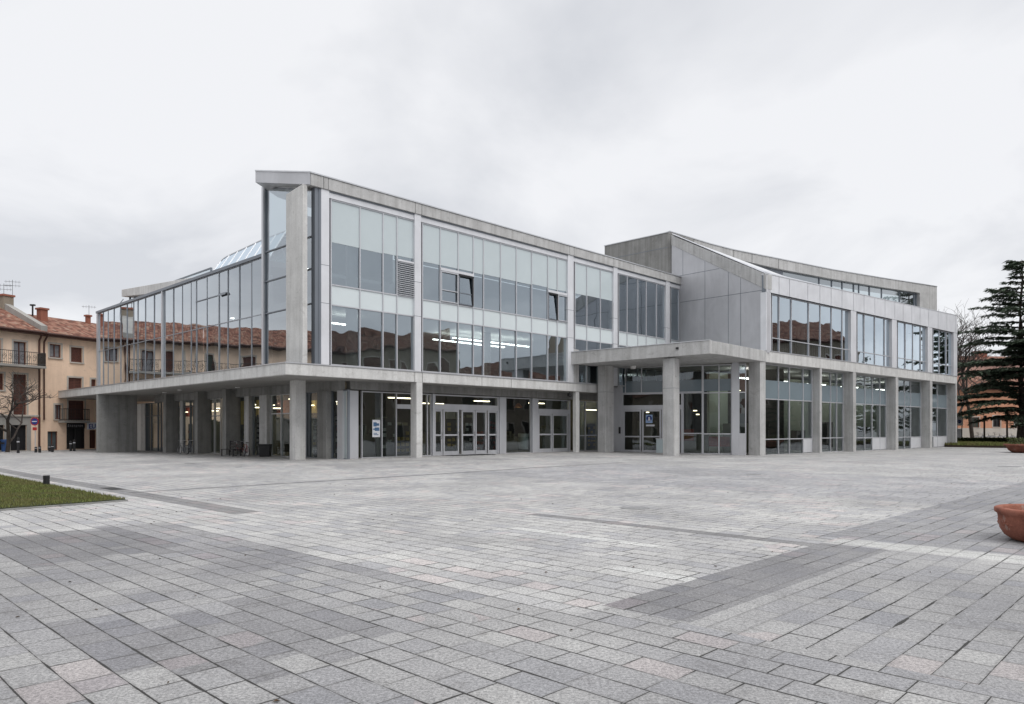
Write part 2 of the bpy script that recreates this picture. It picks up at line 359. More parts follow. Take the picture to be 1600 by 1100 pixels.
# ------------------------------------------------------------------ the library
LIB = empty('library', (F.x, F.y, 0), 'modern concrete library with big glass walls and a pointed roof corner, across the square', 'library')
def part(mb, name, mat, parent=None, **k): return mb.build(name, mat, parent or LIB, **k)
def window(fr, a0, a1, b, z0, z1, mulls, trans=(), gmat='clear', fmat='alu', w=.055, d=.13, name='window', z0b=None, z1b=None, parent=None, thick=(), gap=(), perim=True, label=None, glassname='glass'):
    """A glazed bay: frame with mullions and transoms, panes as one child mesh (each pane tilted a hair)."""
    z0b = z0 if z0b is None else z0b; z1b = z1 if z1b is None else z1b
    zb = lambda a: z0+(z0b-z0)*(a-a0)/(a1-a0); zt = lambda a: z1+(z1b-z1)*(a-a0)/(a1-a0)
    m = MB(); vs = [a0+w/2]+sorted(mulls)+[a1-w/2]
    for i, a in enumerate(vs):
        ww = w*(3.2 if i-1 in thick else 1)
        if not perim and i in (0, len(vs)-1): continue
        m.fbox(fr, a-ww/2, a+ww/2, b-d/2, b+d/2, zb(a), zt(a))
    for i in range(len(vs)-1):
        p, q = vs[i]+w/2, vs[i+1]-w/2
        for kind, z in [('b', 0), ('t', 0)]+[('x', z) for z in trans]:
            if kind == 'b': za, zc = zb(p)+w/2, zb(q)+w/2
            elif kind == 't': za, zc = zt(p)-w/2, zt(q)-w/2
            else: za = zc = z
            m.fbox(fr, p, q, b-d/2+.006, b+d/2-.006, za-w/2, za+w/2, zc-w/2, zc+w/2)
    fo = part(m, name, M[fmat], parent, label=label)
    g = MB()
    for i in range(len(vs)-1):
        zz = [None]+sorted(trans)+[None]
        for j in range(len(zz)-1):
            if (i, j) in gap: continue
            p, q = vs[i], vs[i+1]
            za = zb(p) if zz[j] is None else zz[j]; zb2 = zb(q) if zz[j] is None else zz[j]
            zc = zt(p) if zz[j+1] is None else zz[j+1]; zd = zt(q) if zz[j+1] is None else zz[j+1]
            r = [random.gauss(0, .006) for _ in range(3)]
            g.poly([fr.P(p, b+r[0], za), fr.P(q, b+r[1], zb2), fr.P(q, b+r[1]+r[2], zd), fr.P(p, b+r[0]+r[2], zc)])
    if g.f: g.build(glassname, M[gmat], fo, fix=False)
    fo['_'] = 1; del fo['_']
    return fo
def sub(fo, fr, a0, a1, b0, b1, z0, z1, name, mat, **k):
    m = MB(); m.fbox(fr, a0, a1, b0, b1, z0, z1); return m.build(name, M[mat] if isinstance(mat, str) else mat, fo, **k)
A = F.a_of; Bf = F.b_of
LG = 1.72                                              # the long side's glass stands this far inside the slab edge
bfin = Bf(151.2, 0); bcan = Bf(78, 0); Lend = Bf(152.5, LG)
FEND = A(1063.5, 0)
# --- first-floor slab with metal drip edge
m = MB(); pts = [F.P(a, b, 0) for a, b in ((0, 0), (A(941), 0), (26, 2.0), (26, 10), (21, 16), (13, 16), (13, bcan), (0, bcan))]
m.prism(pts, ZB, ZT-.02); part(m, 'floor_slab', M['concL'], bevel=.012)
m = MB(); m.fbox(F, -.03, A(941), -.03, 2, ZT-.018, ZT+.03); m.fbox(F, -.03, 2, 2, bcan, ZT-.018, ZT+.03); part(m, 'slab_flashing', M['flash'])
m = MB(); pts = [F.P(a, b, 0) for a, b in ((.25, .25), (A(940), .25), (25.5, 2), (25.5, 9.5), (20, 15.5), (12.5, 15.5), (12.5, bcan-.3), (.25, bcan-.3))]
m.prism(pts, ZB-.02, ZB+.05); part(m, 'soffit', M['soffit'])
# vertical joints of the slab edge
for u in (648, 660, 753, 799):
    a = A(u); m = MB(); m.fbox(F, a-.008, a+.008, -.006, .05, ZB+.005, ZT-.03); part(m, 'slab_joint', M['black'])
# --- fin wall at the far end of the long side
def b_len(u, b): return F.a_of(u, b)
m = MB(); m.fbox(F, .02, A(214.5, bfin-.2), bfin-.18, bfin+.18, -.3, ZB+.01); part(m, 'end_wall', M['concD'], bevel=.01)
m = MB(); m.fbox(F, LG-.08, LG+.3, Lend-.35, Lend, ZT, 8.62+EYE); part(m, 'corner_post', M['alu'])
# --- long side, ground floor: piers, beam, glazing
LGA = 3.95
for u in (256.6, 306, 350):
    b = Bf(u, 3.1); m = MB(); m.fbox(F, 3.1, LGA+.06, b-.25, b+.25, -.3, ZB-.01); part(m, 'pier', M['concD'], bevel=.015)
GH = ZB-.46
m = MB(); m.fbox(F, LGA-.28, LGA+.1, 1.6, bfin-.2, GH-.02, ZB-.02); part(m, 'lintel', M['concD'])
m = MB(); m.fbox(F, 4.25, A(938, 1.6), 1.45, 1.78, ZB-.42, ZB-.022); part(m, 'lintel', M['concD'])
m = MB(); m.fbox(F, 2.0, 2.55, 2.72, 3.27, -.3, ZB-.01); part(m, 'column', M['concL'], bevel=.012, label='thick stained corner column')
def lwin(u0, u1, mu=(), tr=(), gm='tint', name='window'):
    b1, b0 = Bf(u0, LGA), Bf(u1, LGA)
    fr = Fr(*F.P(LGA, b1, 0).xy, 44.12+90)              # runs towards the viewer
    z = gz(*F.P(LGA, b1, 0).xy)
    return fr, window(fr, 0, b1-b0, 0, z-.02, GH, [b1-Bf(x, LGA) for x in mu], [z+q for q in tr], gm, 'aluD' if name == 'window' else 'alu', name=name)
def lpanel(u0, u1, mat, name='wall_panel', d=.12):
    b1, b0 = Bf(u0, LGA), Bf(u1, LGA); m = MB(); m.fbox(F, LGA-d, LGA+.08, b0, b1, -.3, GH-.021); part(m, name, M[mat], bevel=.01)
lpanel(214, 217, 'black'); lpanel(217, 222.6, 'white'); lpanel(222.6, 229, 'concL')  # first one is a black strip painting the darkness of an open gap
lwin(229, 252.5, (232.5, 237, 247.5), (2.55,)); lwin(270.5, 283.5, (), (3.05,)); lpanel(283.5, 288, 'conc'); lwin(288, 303.5, (298,), (3.05,))
lwin(322, 346, (336,), (2.35,), name='door'); lwin(366.5, 389, (372,)); lpanel(389, 396.2, 'conc', d=.3); lwin(396.2, 412.7); lpanel(412.7, 424.3, 'conc', d=.3)
lwin(424.3, 455, (440.5,), (2.35,), name='door'); lwin(455, 480); lwin(480, 505, (484.5,)); lpanel(505, 519.5, 'concD', 'pier', .35); lwin(519.5, 545)
m = MB(); m.fbox(F, LGA-.1, 4.75, 1.5, 2.0, -.3, GH-.021); part(m, 'pier', M['alu'], label='grey corner pier where the shop glazing turns')
# --- front, ground floor glazing at b = 1.8
BG = 1.8
def fw(u0, u1, mu=(), tr=(), gm='tint', name='window', fm='alu', **k):
    a0, a1 = A(u0, BG), A(u1, BG); z = gz(*F.P(a0, BG, 0).xy)
    return z, window(F, a0, a1, BG, z-.02, GH, [A(x, BG) for x in mu], [z+q for q in tr], gm, fm, name=name, **k)
fw(564, 645, (596, 618.5), ()); fw(645.5, 673, (667,))
m = MB(); z = gz(-5, 38); m.fbox(F, A(619, BG), A(645, BG), BG-.08, BG+.08, z+2.52, z+2.75); part(m, 'transom_panel', M['alu'])
fw(789, 829, (), ()); fw(829.5, 838, ())
fw(904, 935, (914,), (1.05,))
for u0, u1 in ((673.5, 676.5), (778, 788), (829.5, 837.5)):
    m = MB(); m.fbox(F, A(u0, BG), A(u1, BG), BG-.16, BG+.16, -.2, GH+.01); part(m, 'column', M['alu'], bevel=.01)
def door_set(fr, b, edges, z0, zh, ztop, leaves, gm='tint', handle_u=(), parent=None, uof=None):
    """entrance: transom light above, framed leaves below; edges and leaves are facade positions."""
    a0, a1 = edges
    fo = MB()
    fo.fbox(fr, a0, a0+.10, b-.10, b+.10, z0-.02, ztop); fo.fbox(fr, a1-.10, a1, b-.10, b+.10, z0-.02, ztop)
    fo.fbox(fr, a0+.10, a1-.10, b-.11, b+.11, zh, zh+.30); fo.fbox(fr, a0+.10, a1-.10, b-.09, b+.09, ztop-.07, ztop); fo.fbox(fr, a0+.1, a1-.1, b-.06, b+.06, z0-.03, z0+.03)
    D = part(fo, 'entrance', M['alu'], parent)
    g = MB(); g.poly([fr.P(a0+.1, b, zh+.3), fr.P(a1-.1, b, zh+.3), fr.P(a1-.1, b, ztop-.07), fr.P(a0+.1, b, ztop-.07)]); g.build('transom_glass', M[gm], D, fix=False)
    for p, q in leaves:
        l = MB(); s = .10
        l.fbox(fr, p, p+s, b-.05, b+.05, z0+.03, zh); l.fbox(fr, q-s, q, b-.05, b+.05, z0+.03, zh)
        for za, zb in ((z0+.03, z0+.22), (z0+1.08, z0+1.17), (zh-.12, zh)): l.fbox(fr, p+s, q-s, b-.046, b+.046, za, zb)
        lo = l.build('door', M['alu'], LIB)
        g = MB(); g.poly([fr.P(p+s, b, z0+.2), fr.P(q-s, b, z0+.2), fr.P(q-s, b+.004, zh-.1), fr.P(p+s, b+.004, zh-.1)]); g.build('glass', M[gm], lo, fix=False)
        h = MB(); h.tube([fr.P(q-.07, b-.06, z0+.95), fr.P(q-.07, b-.11, z0+.97), fr.P(q-.07, b-.11, z0+1.28), fr.P(q-.07, b-.06, z0+1.3)], .018, 6); h.build('handle', M['flash'], lo)
    return D
za = gz(*F.P(A(700, BG), BG, 0).xy)
door_set(F, BG, (A(676.5, BG), A(777.5, BG)), za, za+2.55, GH, [(A(677.8, BG), A(690.5, BG)), (A(692, BG), A(716.5, BG)), (A(720.5, BG), A(741, BG)), (A(742, BG), A(759.5, BG)), (A(761.5, BG), A(776.5, BG))])
za = gz(*F.P(A(860, BG), BG, 0).xy)
door_set(F, BG, (A(838, BG), A(889.5, BG)), za, za+2.45, GH, [(A(840.5, BG), A(861.5, BG)), (A(862.5, BG), A(887, BG))])
# --- front columns, full height
ROOFT, ROOFB = 11.45+EYE, 10.90+EYE
for u0, u1, low in ((502, 514.7, 0), (648, 658.2, 1), (887.5, 896.5, 2), (958.8, 965.2, 0), (1041, 1046.8, 0)):
    a0, a1 = A(u0), A(u1)
    m = MB(); m.fbox(F, a0, a1, .0, .42, ZT+.01, ROOFB-.002); part(m, 'column', M['panelL'], bevel=.01)
    m = MB()
    for z in (5.72+EYE, 7.45+EYE): m.fbox(F, a0-.004, a1+.004, -.004, .3, z, z+.02)
    part(m, 'column_joint', M['aluD'])
a0, a1 = A(651, 0), A(660.3, 0); m = MB(); m.fbox(F, a0, a1, .004, .5, -.3, ZB+.002); part(m, 'column', M['concL'], bevel=.012)
a0 = A(897.3, .2); m = MB(); m.fbox(F, a0-.0, a0+.33, .02, .36, -.3, ZB+.002); part(m, 'column', M['concL'], bevel=.05)
# pilaster beside the canopy
m = MB(); m.fbox(F, A(896.6), A(905.5), .05, .5, ZT+.01, 5.05+EYE); part(m, 'pilaster', M['conc'])
# --- front upper glazing
ZG = 10.58+EYE
S0, S1 = 5.72+EYE, 6.65+EYE
BL = 8.60+EYE
def upper(u0, u1, mu, blinds=True, **k):
    bb = .16; a0, a1 = A(u0, bb), A(u1, bb); ms = [A(x, bb) for x in mu]
    w = window(F, a0, a1, bb, ZT+.03, ZG, ms, (S0, S1), 'clear', 'alu', **k)
    sp = MB(); vs = [a0+.03]+ms+[a1-.03]
    for i in range(len(vs)-1): sp.fbox(F, vs[i]+.028, vs[i+1]-.028, bb-.02, bb-.012, S0+.028, S1-.028)
    sp.build('spandrel', M['spandrel'], w)
    if blinds:
        bl = MB()
        for i in range(len(vs)-1):
            z = BL+random.uniform(-.03, .03); bl.fbox(F, vs[i]+.028, vs[i+1]-.028, bb-.02, bb-.012, z, ZG-.058)
        bl.build('fritted_band', M['frost'], w)
    return w, vs
w1, v1 = upper(515.5, 648, (561.5, 597.5, 619.4))
w2, v2 = upper(658.5, 887, (686.9, 715, 738.7, 754.6, 781.3, 805.9, 829.9, 855, 870))
w3, v3 = upper(897, 958.5, (916, 937.3))
w4, v4 = upper(965.5, 1041, (979, 995.7, 1009, 1025), blinds=False)
w5, v5 = upper(1047, 1063, (1060,), blinds=False)
# louvre in the first bay
lv = MB(); a0, a1 = v1[-2]+.03, v1[-1]-.03; z0, z1 = S1+.04, 8.35+EYE
k = 0
while z0+k*.1 < z1-.05:
    z = z0+k*.1; lv.hexa([F.P(a0, .05, z), F.P(a1, .05, z), F.P(a1, .13, z+.05), F.P(a0, .13, z+.05), F.P(a0, .05, z+.02), F.P(a1, .05, z+.02), F.P(a1, .13, z+.07), F.P(a0, .13, z+.07)]); k += 1
lv.build('louvre', M['alu'], w1)
sub(w1, F, a0-.02, a1+.02, .04, .15, z1, z1+.09, 'louvre_frame', 'panelL')
# opening casements in the second and last bay
def casement(w, a0, a1, zt, bars, opened):
    sub(w, F, a0-.03, a1+.03, .06, .15, zt, zt+.14, 'casement_frame', 'panelL')
    for p, q, op in bars:
        c = MB(); t = .05
        for (x0, x1, y0, y1) in ((p, p+t, S1+.05, zt-.02), (q-t, q, S1+.05, zt-.02), (p+t, q-t, zt-.08, zt-.02), (p+t, q-t, S1+.05, S1+.1)):
            off = .0
            c.fbox(F, x0, x1, .055, .125, y0, y1)
        if opened: c.fbox(F, p+t, q-t, .06, .12, 7.3+EYE, 7.34+EYE)
        o = c.build('casement', M['alu' if not op else 'aluD'], w)
        if op:
            g = MB(); g.poly([F.P(p+t, .05, S1+.1), F.P(q-t, .05, S1+.1), F.P(q-t, .16, zt-.08), F.P(p+t, .16, zt-.08)]); g.build('glass', M['clear'], o, fix=False)
            k2 = MB(); k2.fbox(F, p, q, .03, .054, zt-.12, zt-.02); k2.fbox(F, q-.12, q-.02, .03, .054, S1+.05, zt-.12); k2.build('gap', M['black'], o)  # black bars paint the shadow along the open casement's top and right
casement(w2, v2[1]+.03, v2[3]-.03, 8.33+EYE, ((v2[1]+.03, v2[2]-.03, 0), (v2[2]+.03, v2[3]-.03, 1)), True)
casement(w2, v2[8]+.03, v2[10]-.03, 8.33+EYE, ((v2[8]+.03, v2[9]-.03, 1), (v2[9]+.03, v2[10]-.03, 0)), False)
# metal head strip between glass and fascia
m = MB(); m.fbox(F, A(515), FEND, .06, .35, ZG+.005, ROOFB-.01); part(m, 'head_strip', M['panelL'])
m = MB(); m.fbox(F, A(515), FEND, .03, .1, ROOFB-.07, ROOFB-.003); part(m, 'shadow_gap_strip', M['aluD'])  # solid dark strip painting the shadow line below the fascia
# --- the pointed roof over the corner: outline and heights (rises towards the back left)
pr = [(1.17, -.06, 0.0), (.71, 4.2, .99), (2.64, 5.6, 1.0), (5.5, 5.6, .8), (12, 5.6, .1), (14, -.06, 0.0)]
def prow(z0, z1, mat, name, grow=0):
    m = MB(); q = [F.P(a-(grow if i < 3 else 0), b-(grow if i in (0, 5) else 0), 0) for i, (a, b, z) in enumerate(pr)]
    m.prism(q, [z0+p[2] for p in pr], [z1+p[2] for p in pr]); return part(m, name, mat)
m = MB(); n = len(pr); q = [F.P(a, b, 0) for a, b, z in pr]
i0 = 0
m.poly([(p.x, p.y, ROOFB+.02+c[2]) for p, c in zip(q, pr)])
m.poly([(p.x, p.y, ROOFT+c[2]) for p, c in zip(q, pr)][::-1])
for k in range(n):
    l = (k+1) % n
    if k == n-1: continue
    m.poly([(q[k].x, q[k].y, ROOFB+.02+pr[k][2]), (q[l].x, q[l].y, ROOFB+.02+pr[l][2]), (q[l].x, q[l].y, ROOFT+pr[l][2]), (q[k].x, q[k].y, ROOFT+pr[k][2])])
part(m, 'roof_point', M['panel'])
m = MB()
for k in range(2):
    p, c = q[k], q[k+1]; o_ = Vector((F.da[0], F.da[1], 0))*-.03
    zz = [ROOFT+pr[k][2], ROOFT+pr[k+1][2]]
    m.hexa([(p.x+o_.x, p.y+o_.y, zz[0]), (c.x+o_.x, c.y+o_.y, zz[1]), (c.x-o_.x*6, c.y-o_.y*6, zz[1]), (p.x-o_.x*6, p.y-o_.y*6, zz[0]),
            (p.x+o_.x, p.y+o_.y, zz[0]+.06), (c.x+o_.x, c.y+o_.y, zz[1]+.06), (c.x-o_.x*6, c.y-o_.y*6, zz[1]+.06), (p.x-o_.x*6, p.y-o_.y*6, zz[0]+.06)])
part(m, 'roof_flashing', M['flash'])
m = MB(); m.fbox(F, 1.19, FEND, -.06, .6, ROOFB, ROOFT-.01); part(m, 'roof_fascia', M['conc'], bevel=.01)
m = MB(); m.fbox(F, 1.15, FEND+.02, -.10, .7, ROOFT-.008, ROOFT+.05); part(m, 'roof_flashing', M['flash'])
m = MB(); m.fbox(F, 12.5, FEND, .6, 9, ROOFB+.05, ROOFT-.05); part(m, 'flat_roof', M['concD'])
m = MB()
for u in (504.5, 512, 648, 658, 889, 896, 958, 966): m.fbox(F, A(u)-.008, A(u)+.008, -.066, 0, ROOFB+.003, ROOFT-.012)
part(m, 'fascia_joint', M['black'])
# --- corner bay glass in the plane of the long side, the concrete blade in front of it
frL = Fr(*F.P(LG, Lend, 0).xy, 44.12+90)                # a runs from the far end towards the viewer, b outwards is negative
LA = lambda u: Lend-Bf(u, LG)
aB = LA(415); aC = LA(500.5)
zsof = lambda b: ROOFB+.02+.235*b
window(frL, aB, aC, 0, ZT+.03, zsof(Lend-aB)-.05, [LA(474)], (5.77+EYE, 7.37+EYE, 8.85+EYE), 'solar', 'aluD', w=.05, z1b=zsof(Lend-aC)-.05, name='window')
m = MB(); m.fbox(frL, aB-.16, aB+.02, -.14, .2, ZT, zsof(Lend-aB)); part(m, 'corner_post', M['alu'])
bl0, bl1 = Bf(473.5, .95), Bf(447.5, .95)
m = MB(); fb = Fr(*F.P(.95, bl1, 0).xy, 44.12+90); m.fbox(fb, 0, bl1-bl0, -.02, .22, ZT+.02, zsof(bl1)-.5, None, zsof(bl0)-.02)
part(m, 'concrete_blade', M['concL'], bevel=.01)
m = MB(); m.fbox(F, A(501.5)-.28, A(501.5), .05, .35, ZT+.03, ROOFB); part(m, 'corner_post', M['aluD'])
# --- long side, upper glass
LR = 8.66+EYE
us = [161.7, 169.3, 178.4, 188.9, 198.7, 209.2, 215.7, 227.5, 241.2, 255.6, 271.3, 285.4, 299.1, 307.3, 324, 342.6, 356.4, 374.4, 393.7]
g1 = [LA(u) for u in us if u < 250]; g2 = [LA(u) for u in us if 258 < u < 340]; g3 = [LA(u) for u in us if u > 345]
aT = LA(255.6); aT2 = LA(342.6)
for s0, s1, gg in ((.3, aT-.09, g1), (aT+.09, aT2, g2), (aT2, aB-.16, g3)):
    window(frL, s0, s1, 0, ZT+.03, LR, gg, (5.80+EYE,), 'solar', 'aluM', w=.042, d=.07)
m = MB(); m.fbox(frL, aT-.09, aT+.09, -.12, .2, ZT, LR); part(m, 'mullion_post', M['alu'])
m = MB(); m.fbox(frL, 0, aB-.16, -.13, .3, LR+.002, LR+.16); part(m, 'roof_edge', M['aluD'])
m = MB()
for u0, u1 in ((307.3, 324), (324, 342.6)):
    m.fbox(frL, LA(u0), LA(u1), -.05, .04, 7.36+EYE, 7.41+EYE)
part(m, 'casement', M['aluD'])
m = MB(); p, q_ = LA(342.6)+.05, LA(356.4)-.05; CO = .14
m.hexa([frL.P(p, -CO, 7.30+EYE), frL.P(q_, -CO, 7.30+EYE), frL.P(q_, -.06, 7.42+EYE), frL.P(p, -.06, 7.42+EYE), frL.P(p, -CO, 7.33+EYE), frL.P(q_, -CO, 7.33+EYE), frL.P(q_, -.06, 7.45+EYE), frL.P(p, -.06, 7.45+EYE)])
part(m, 'casement', M['aluD'], label='tilted open top casement')
# roof behind the long side: sheet, skylight, raised concrete roof at the far end
m = MB(); m.fbox(F, LG+.3, 12.5, 6, Lend-.05, LR-.25, LR+.05); part(m, 'flat_roof', M['zinc'])
sb0, sb1 = Bf(412, 6.0), Bf(330, 6.0)
m = MB(); fm_ = MB()
def sky_prof(b):
    t = (b-sb0)/(Bf(305, 5.0)-sb0); return LR+.1+(3.05-.35*t)*(1 if t < .62 else max(.05, math.sqrt(max(0, 1-((t-.62)/.38)**2))))
bend = Bf(305, 5.0); NS = 26
prev = None
for i in range(NS+1):
    b = sb0-3+(bend-sb0+3)*i/NS; z = sky_prof(max(b, sb0))
    cur = (F.P(4.0, b, LR+.06), F.P(5.9, b, z), F.P(7.6, b, z), F.P(9.4, b, LR+.06))
    if prev:
        for k in range(3): m.poly([prev[k], prev[k+1], cur[k+1], cur[k]])
        fm_.tube([prev[1], cur[1]], .05, 5); fm_.tube([prev[2], cur[2]], .05, 5)
    if i % 3 == 0: fm_.tube([c for c in cur], .05, 5)
    prev = cur
skl = fm_.build('skylight', M['flash'], LIB)
m.build('glass', M['clear'], skl, fix=False)
k0, k1 = Bf(300, 4.0), Bf(190, 4.0); k00 = Bf(330, 4.0)
z0_, z1_ = F.zv(4, k0, 432.5), F.zv(4, k1, 452.5)
m = MB(); f2 = Fr(*F.P(4.0, k1, 0).xy, 44.12+90); ln = k1-k00
m.fbox(f2, 0, ln, 0, 6.5, z1_-.55, z1_, z0_-1.1, z0_-.25); part(m, 'raised_roof', M['concL'], bevel=.015)
window(f2, .5, ln-1, .45, LR+.05, z1_-.56, [1.6, 3.0, 4.6, 6.4, 8.2], (), 'solar', 'aluD', w=.06)
m = MB(); m.tube([f2.P(.1, .1, z1_-.75), f2.P(-1.2, -.6, LR+.2)], .03, 5); part(m, 'downpipe', M['aluD'])
# --- inside: floors, ceilings, walls, columns, lamps
m = MB(); m.fbox(F, .5, FEND-1, .5, 12, ZT-.015, ZT+.012); m.fbox(F, LG+.4, 12, 12, Lend-.4, ZT-.015, ZT+.012); part(m, 'interior_floor', M['carpet'])
m = MB(); m.fbox(F, LG+1.2, FEND-1, .62, 9, S0+.1, S1-.1); part(m, 'interior_floor', M['white'])
m = MB(); m.fbox(F, 9.6, FEND-1, 9.0, 9.2, ZT+.013, ROOFB); m.fbox(F, 3.4, 9.6, 5.2, 5.4, LR-.2, ROOFB+.3); m.fbox(F, 9.5, 9.7, 9.2, Lend-.5, ZT+.013, LR-.3); m.fbox(F, LG+.3, 9.5, Lend-.3, Lend-.1, ZT+.013, LR-.3); part(m, 'interior_wall', M['plaster'])
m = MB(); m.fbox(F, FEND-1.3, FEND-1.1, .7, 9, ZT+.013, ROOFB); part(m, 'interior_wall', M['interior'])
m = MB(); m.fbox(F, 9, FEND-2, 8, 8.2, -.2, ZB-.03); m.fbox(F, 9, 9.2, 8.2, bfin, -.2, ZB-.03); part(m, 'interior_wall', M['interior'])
m = MB(); m.fbox(F, 21.5, 29.5, 5.0, 5.2, -.2, ZB-.03); part(m, 'interior_wall', M['olive'])
for a, b, z0, z1, mt in ((A(549, 1.2), 1.2, ZT, S0+.1, 'white'), (A(549, 1.2), 1.2, S1-.1, ROOFB, 'white'), (A(760, 2.5), 2.5, ZT, S0+.1, 'white'), (3.3, 8, ZT, LR-.3, 'white'), (3.3, 14, ZT, LR-.3, 'white'), (3.3, 20, ZT, LR-.3, 'white')):
    m = MB(); c = F.P(a, b, 0); m.lathe((c.x, c.y, 0), [(.27, z0), (.27, z1)], 16); part(m, 'interior_column', M[mt], smooth=True)
def lamp(fr, a, b, z, la, lb, mat='tubel', h=.06):
    m = MB(); m.fbox(fr, a-la/2, a+la/2, b-lb/2, b+lb/2, z, z+h); part(m, 'ceiling_lamp', M[mat])
lamp(F, A(770, 3.2), 3.2, 5.35+EYE, 6.5, .16); lamp(F, A(735, 4.6), 4.6, 5.35+EYE, 6.0, .16); lamp(F, A(535, 2.8), 2.8, 5.3+EYE, 1.5, .16)
lamp(F, 2.7, 3.6, 11.0+EYE, .5, .3, 'tubel'); lamp(F, 2.9, 3.5, 7.9+EYE, .3, .6, 'tubel')
for b in (9, 17): lamp(F, 5.5, b, 7.2+EYE, .2, .2, 'tubel')
for a, b, z, la in ((6.5, 6, 3.1, .25), (12, 4.5, 3.1, 1.6), (16, 4.2, 2.8, .25), (21, 4.5, 3.0, .3), (27.5, 4.2, 3.0, 2.4), (6.2, 11, 3.1, 1.3), (6.2, 14, 3.1, 1.3), (6.3, 20, 3, 1.0), (9, 3.4, 3.3, 2.0), (15, 3.4, 3.3, 1.2), (20, 3.4, 3.3, 1.4), (5.6, 9, 3.3, .9), (5.6, 17, 3.3, .9), (5.2, 7, 2.9, .6), (5.2, 10.5, 2.8, .5), (5.2, 13, 2.9, .6), (5.2, 19, 2.8, .5), (5.2, 24, 2.8, .5), (5.4, 4, 2.9, .5)):
    lamp(F, a, b, z, la, .18, 'lamp', .05)
# dim warm furniture behind the ground-floor glass
m = MB()
for a, b, w_, h_ in ((6.5, 3.6, 1.6, 1.3), (9, 4.6, 2.4, 1.8), (12.4, 5.4, 1.8, 1.1), (15, 6, 2, 2.0), (19, 5, 1.4, 1.0), (23, 4.8, 2.4, 1.6), (6.0, 8, .6, 2.0), (6.2, 12.5, .6, 2.2), (6.2, 16, .6, 1.7), (6.2, 21, .6, 2.0)):
    m = MB(); m.fbox(F, a-w_/2, a+w_/2, b-.25, b+.25, -.1, h_)
    for k in range(5): m.fbox(F, a-w_/2+w_*k/5, a-w_/2+w_*(k+.7)/5, b-.2, b+.2, h_, h_+random.uniform(.1, .5))
    part(m, 'interior_shelf', M['olive'])
for a, b, h_, mt in ((A(598, 2.6), 2.6, 2.1, 'olive'), (A(690, 4), 4, 2.6, 'olive'), (A(705, 4.6), 4.6, 2.8, 'plaster'), (A(735, 5), 5, 2.5, 'olive')):
    m = MB(); m.fbox(F, a-.35, a+.35, b, b+.1, 0.0, h_); part(m, 'display_board', M[mt])
# racks, notices and warm walls close behind the ground-floor glass
rr_ = random.Random(3)
def lrack(u, z0, z1, w_, mats, dep=.45):
    b = Bf(u, LGA+dep); n = max(2, int((z1-z0)/.28)); fo = MB(); fo.fbox(F, LGA+dep+.05, LGA+dep+.09, b-w_/2, b+w_/2, .05, z1+.05); o = part(fo, 'display_rack', M['interior'])
    for mt in mats:
        m = MB()
        for k in range(n):
            for j in range(2):
                if rr_.random() < .25: continue
                y0 = b-w_/2+w_*(j+.1)/2; m.fbox(F, LGA+dep, LGA+dep+.03+.01*mats.index(mt), y0, y0+w_*.36*rr_.uniform(.7, 1.1), z0+k*.28, z0+k*.28+.22*rr_.uniform(.6, 1))
        if m.f: m.build('leaflets', M[mt], o)
lrack(278, .7, 2.2, .8, ('paper', 'bluep')); lrack(296, .5, 1.9, .6, ('redp',)); lrack(384, .5, 2.6, .7, ('paper', 'yellow')); lrack(405, .6, 2.4, .8, ('paper',)); lrack(466, .5, 2.0, .9, ('paper', 'yellow')); lrack(494, .5, 2.2, .7, ('yellow', 'paper')); lrack(531, .4, 2.4, 1.0, ('redp', 'paper'))
for u0, u1, z0, z1, mt in ((376, 388, 1.9, 3.4, 'yellow'), (400, 412, 2.4, 3.4, 'yellow'), (432, 452, 2.5, 3.3, 'redp'), (268, 300, 2.5, 3.3, 'redp'), (480, 503, 2.5, 3.2, 'yellow')):
    b1, b0 = Bf(u0, LGA+1.6), Bf(u1, LGA+1.6); m = MB(); m.fbox(F, LGA+1.6, LGA+1.65, b0, b1, z0, z1); part(m, 'wall_board', M[mt])
def frack(u, z0, z1, w_, mt, dep=.6):
    a = A(u, BG+dep); m = MB(); m.fbox(F, a-w_/2, a+w_/2, BG+dep, BG+dep+.05, .2, z1); o = part(m, 'display_rack', M['interior']); m = MB()
    for k in range(int((z1-z0)/.3)):
        for j in range(3):
            if rr_.random() < .3: continue
            x0 = a-w_/2+w_*(j+.15)/3; m.fbox(F, x0, x0+w_*.24, BG+dep-.04, BG+dep-.005, z0+k*.3, z0+k*.3+.2*rr_.uniform(.6, 1))
    if m.f: m.build('leaflets', M[mt], o)
frack(608, .6, 2.2, 1.0, 'paper'); frack(629, .4, 1.8, .9, 'yellow'); frack(684, .6, 2.0, .6, 'paper', .9); frack(708, .6, 2.2, 1.0, 'yellow', 1.2); frack(735, .6, 2.3, .9, 'paper', 1.4); frack(752, .4, 1.9, .8, 'redp', .9); frack(772, .4, 2.2, .8, 'redp', .8); frack(924, .4, 2.0, .9, 'yellow', 1.5)
# soffit lights
for u, v in ((257, 613), (281, 609), (371, 605), (720, 608), (826, 614)):
    k = (HOR-v)/FPX; y = (ZB-.02-EYE)/k; x = (u-800)/FPX*y
    m = MB(); m.lathe((x, y, 0), [(.0, ZB-.06), (.12, ZB-.055), (.14, ZB-.02)], 14); part(m, 'soffit_light', M['white'])
m = MB(); p = F.P(A(890, .3), .3, 0); m.lathe((p.x, p.y, 0), [(0, ZB-.36), (.14, ZB-.3), (.14, ZB-.12), (.02, ZB-.1), (.02, ZB)], 12); part(m, 'security_camera', M['black'])

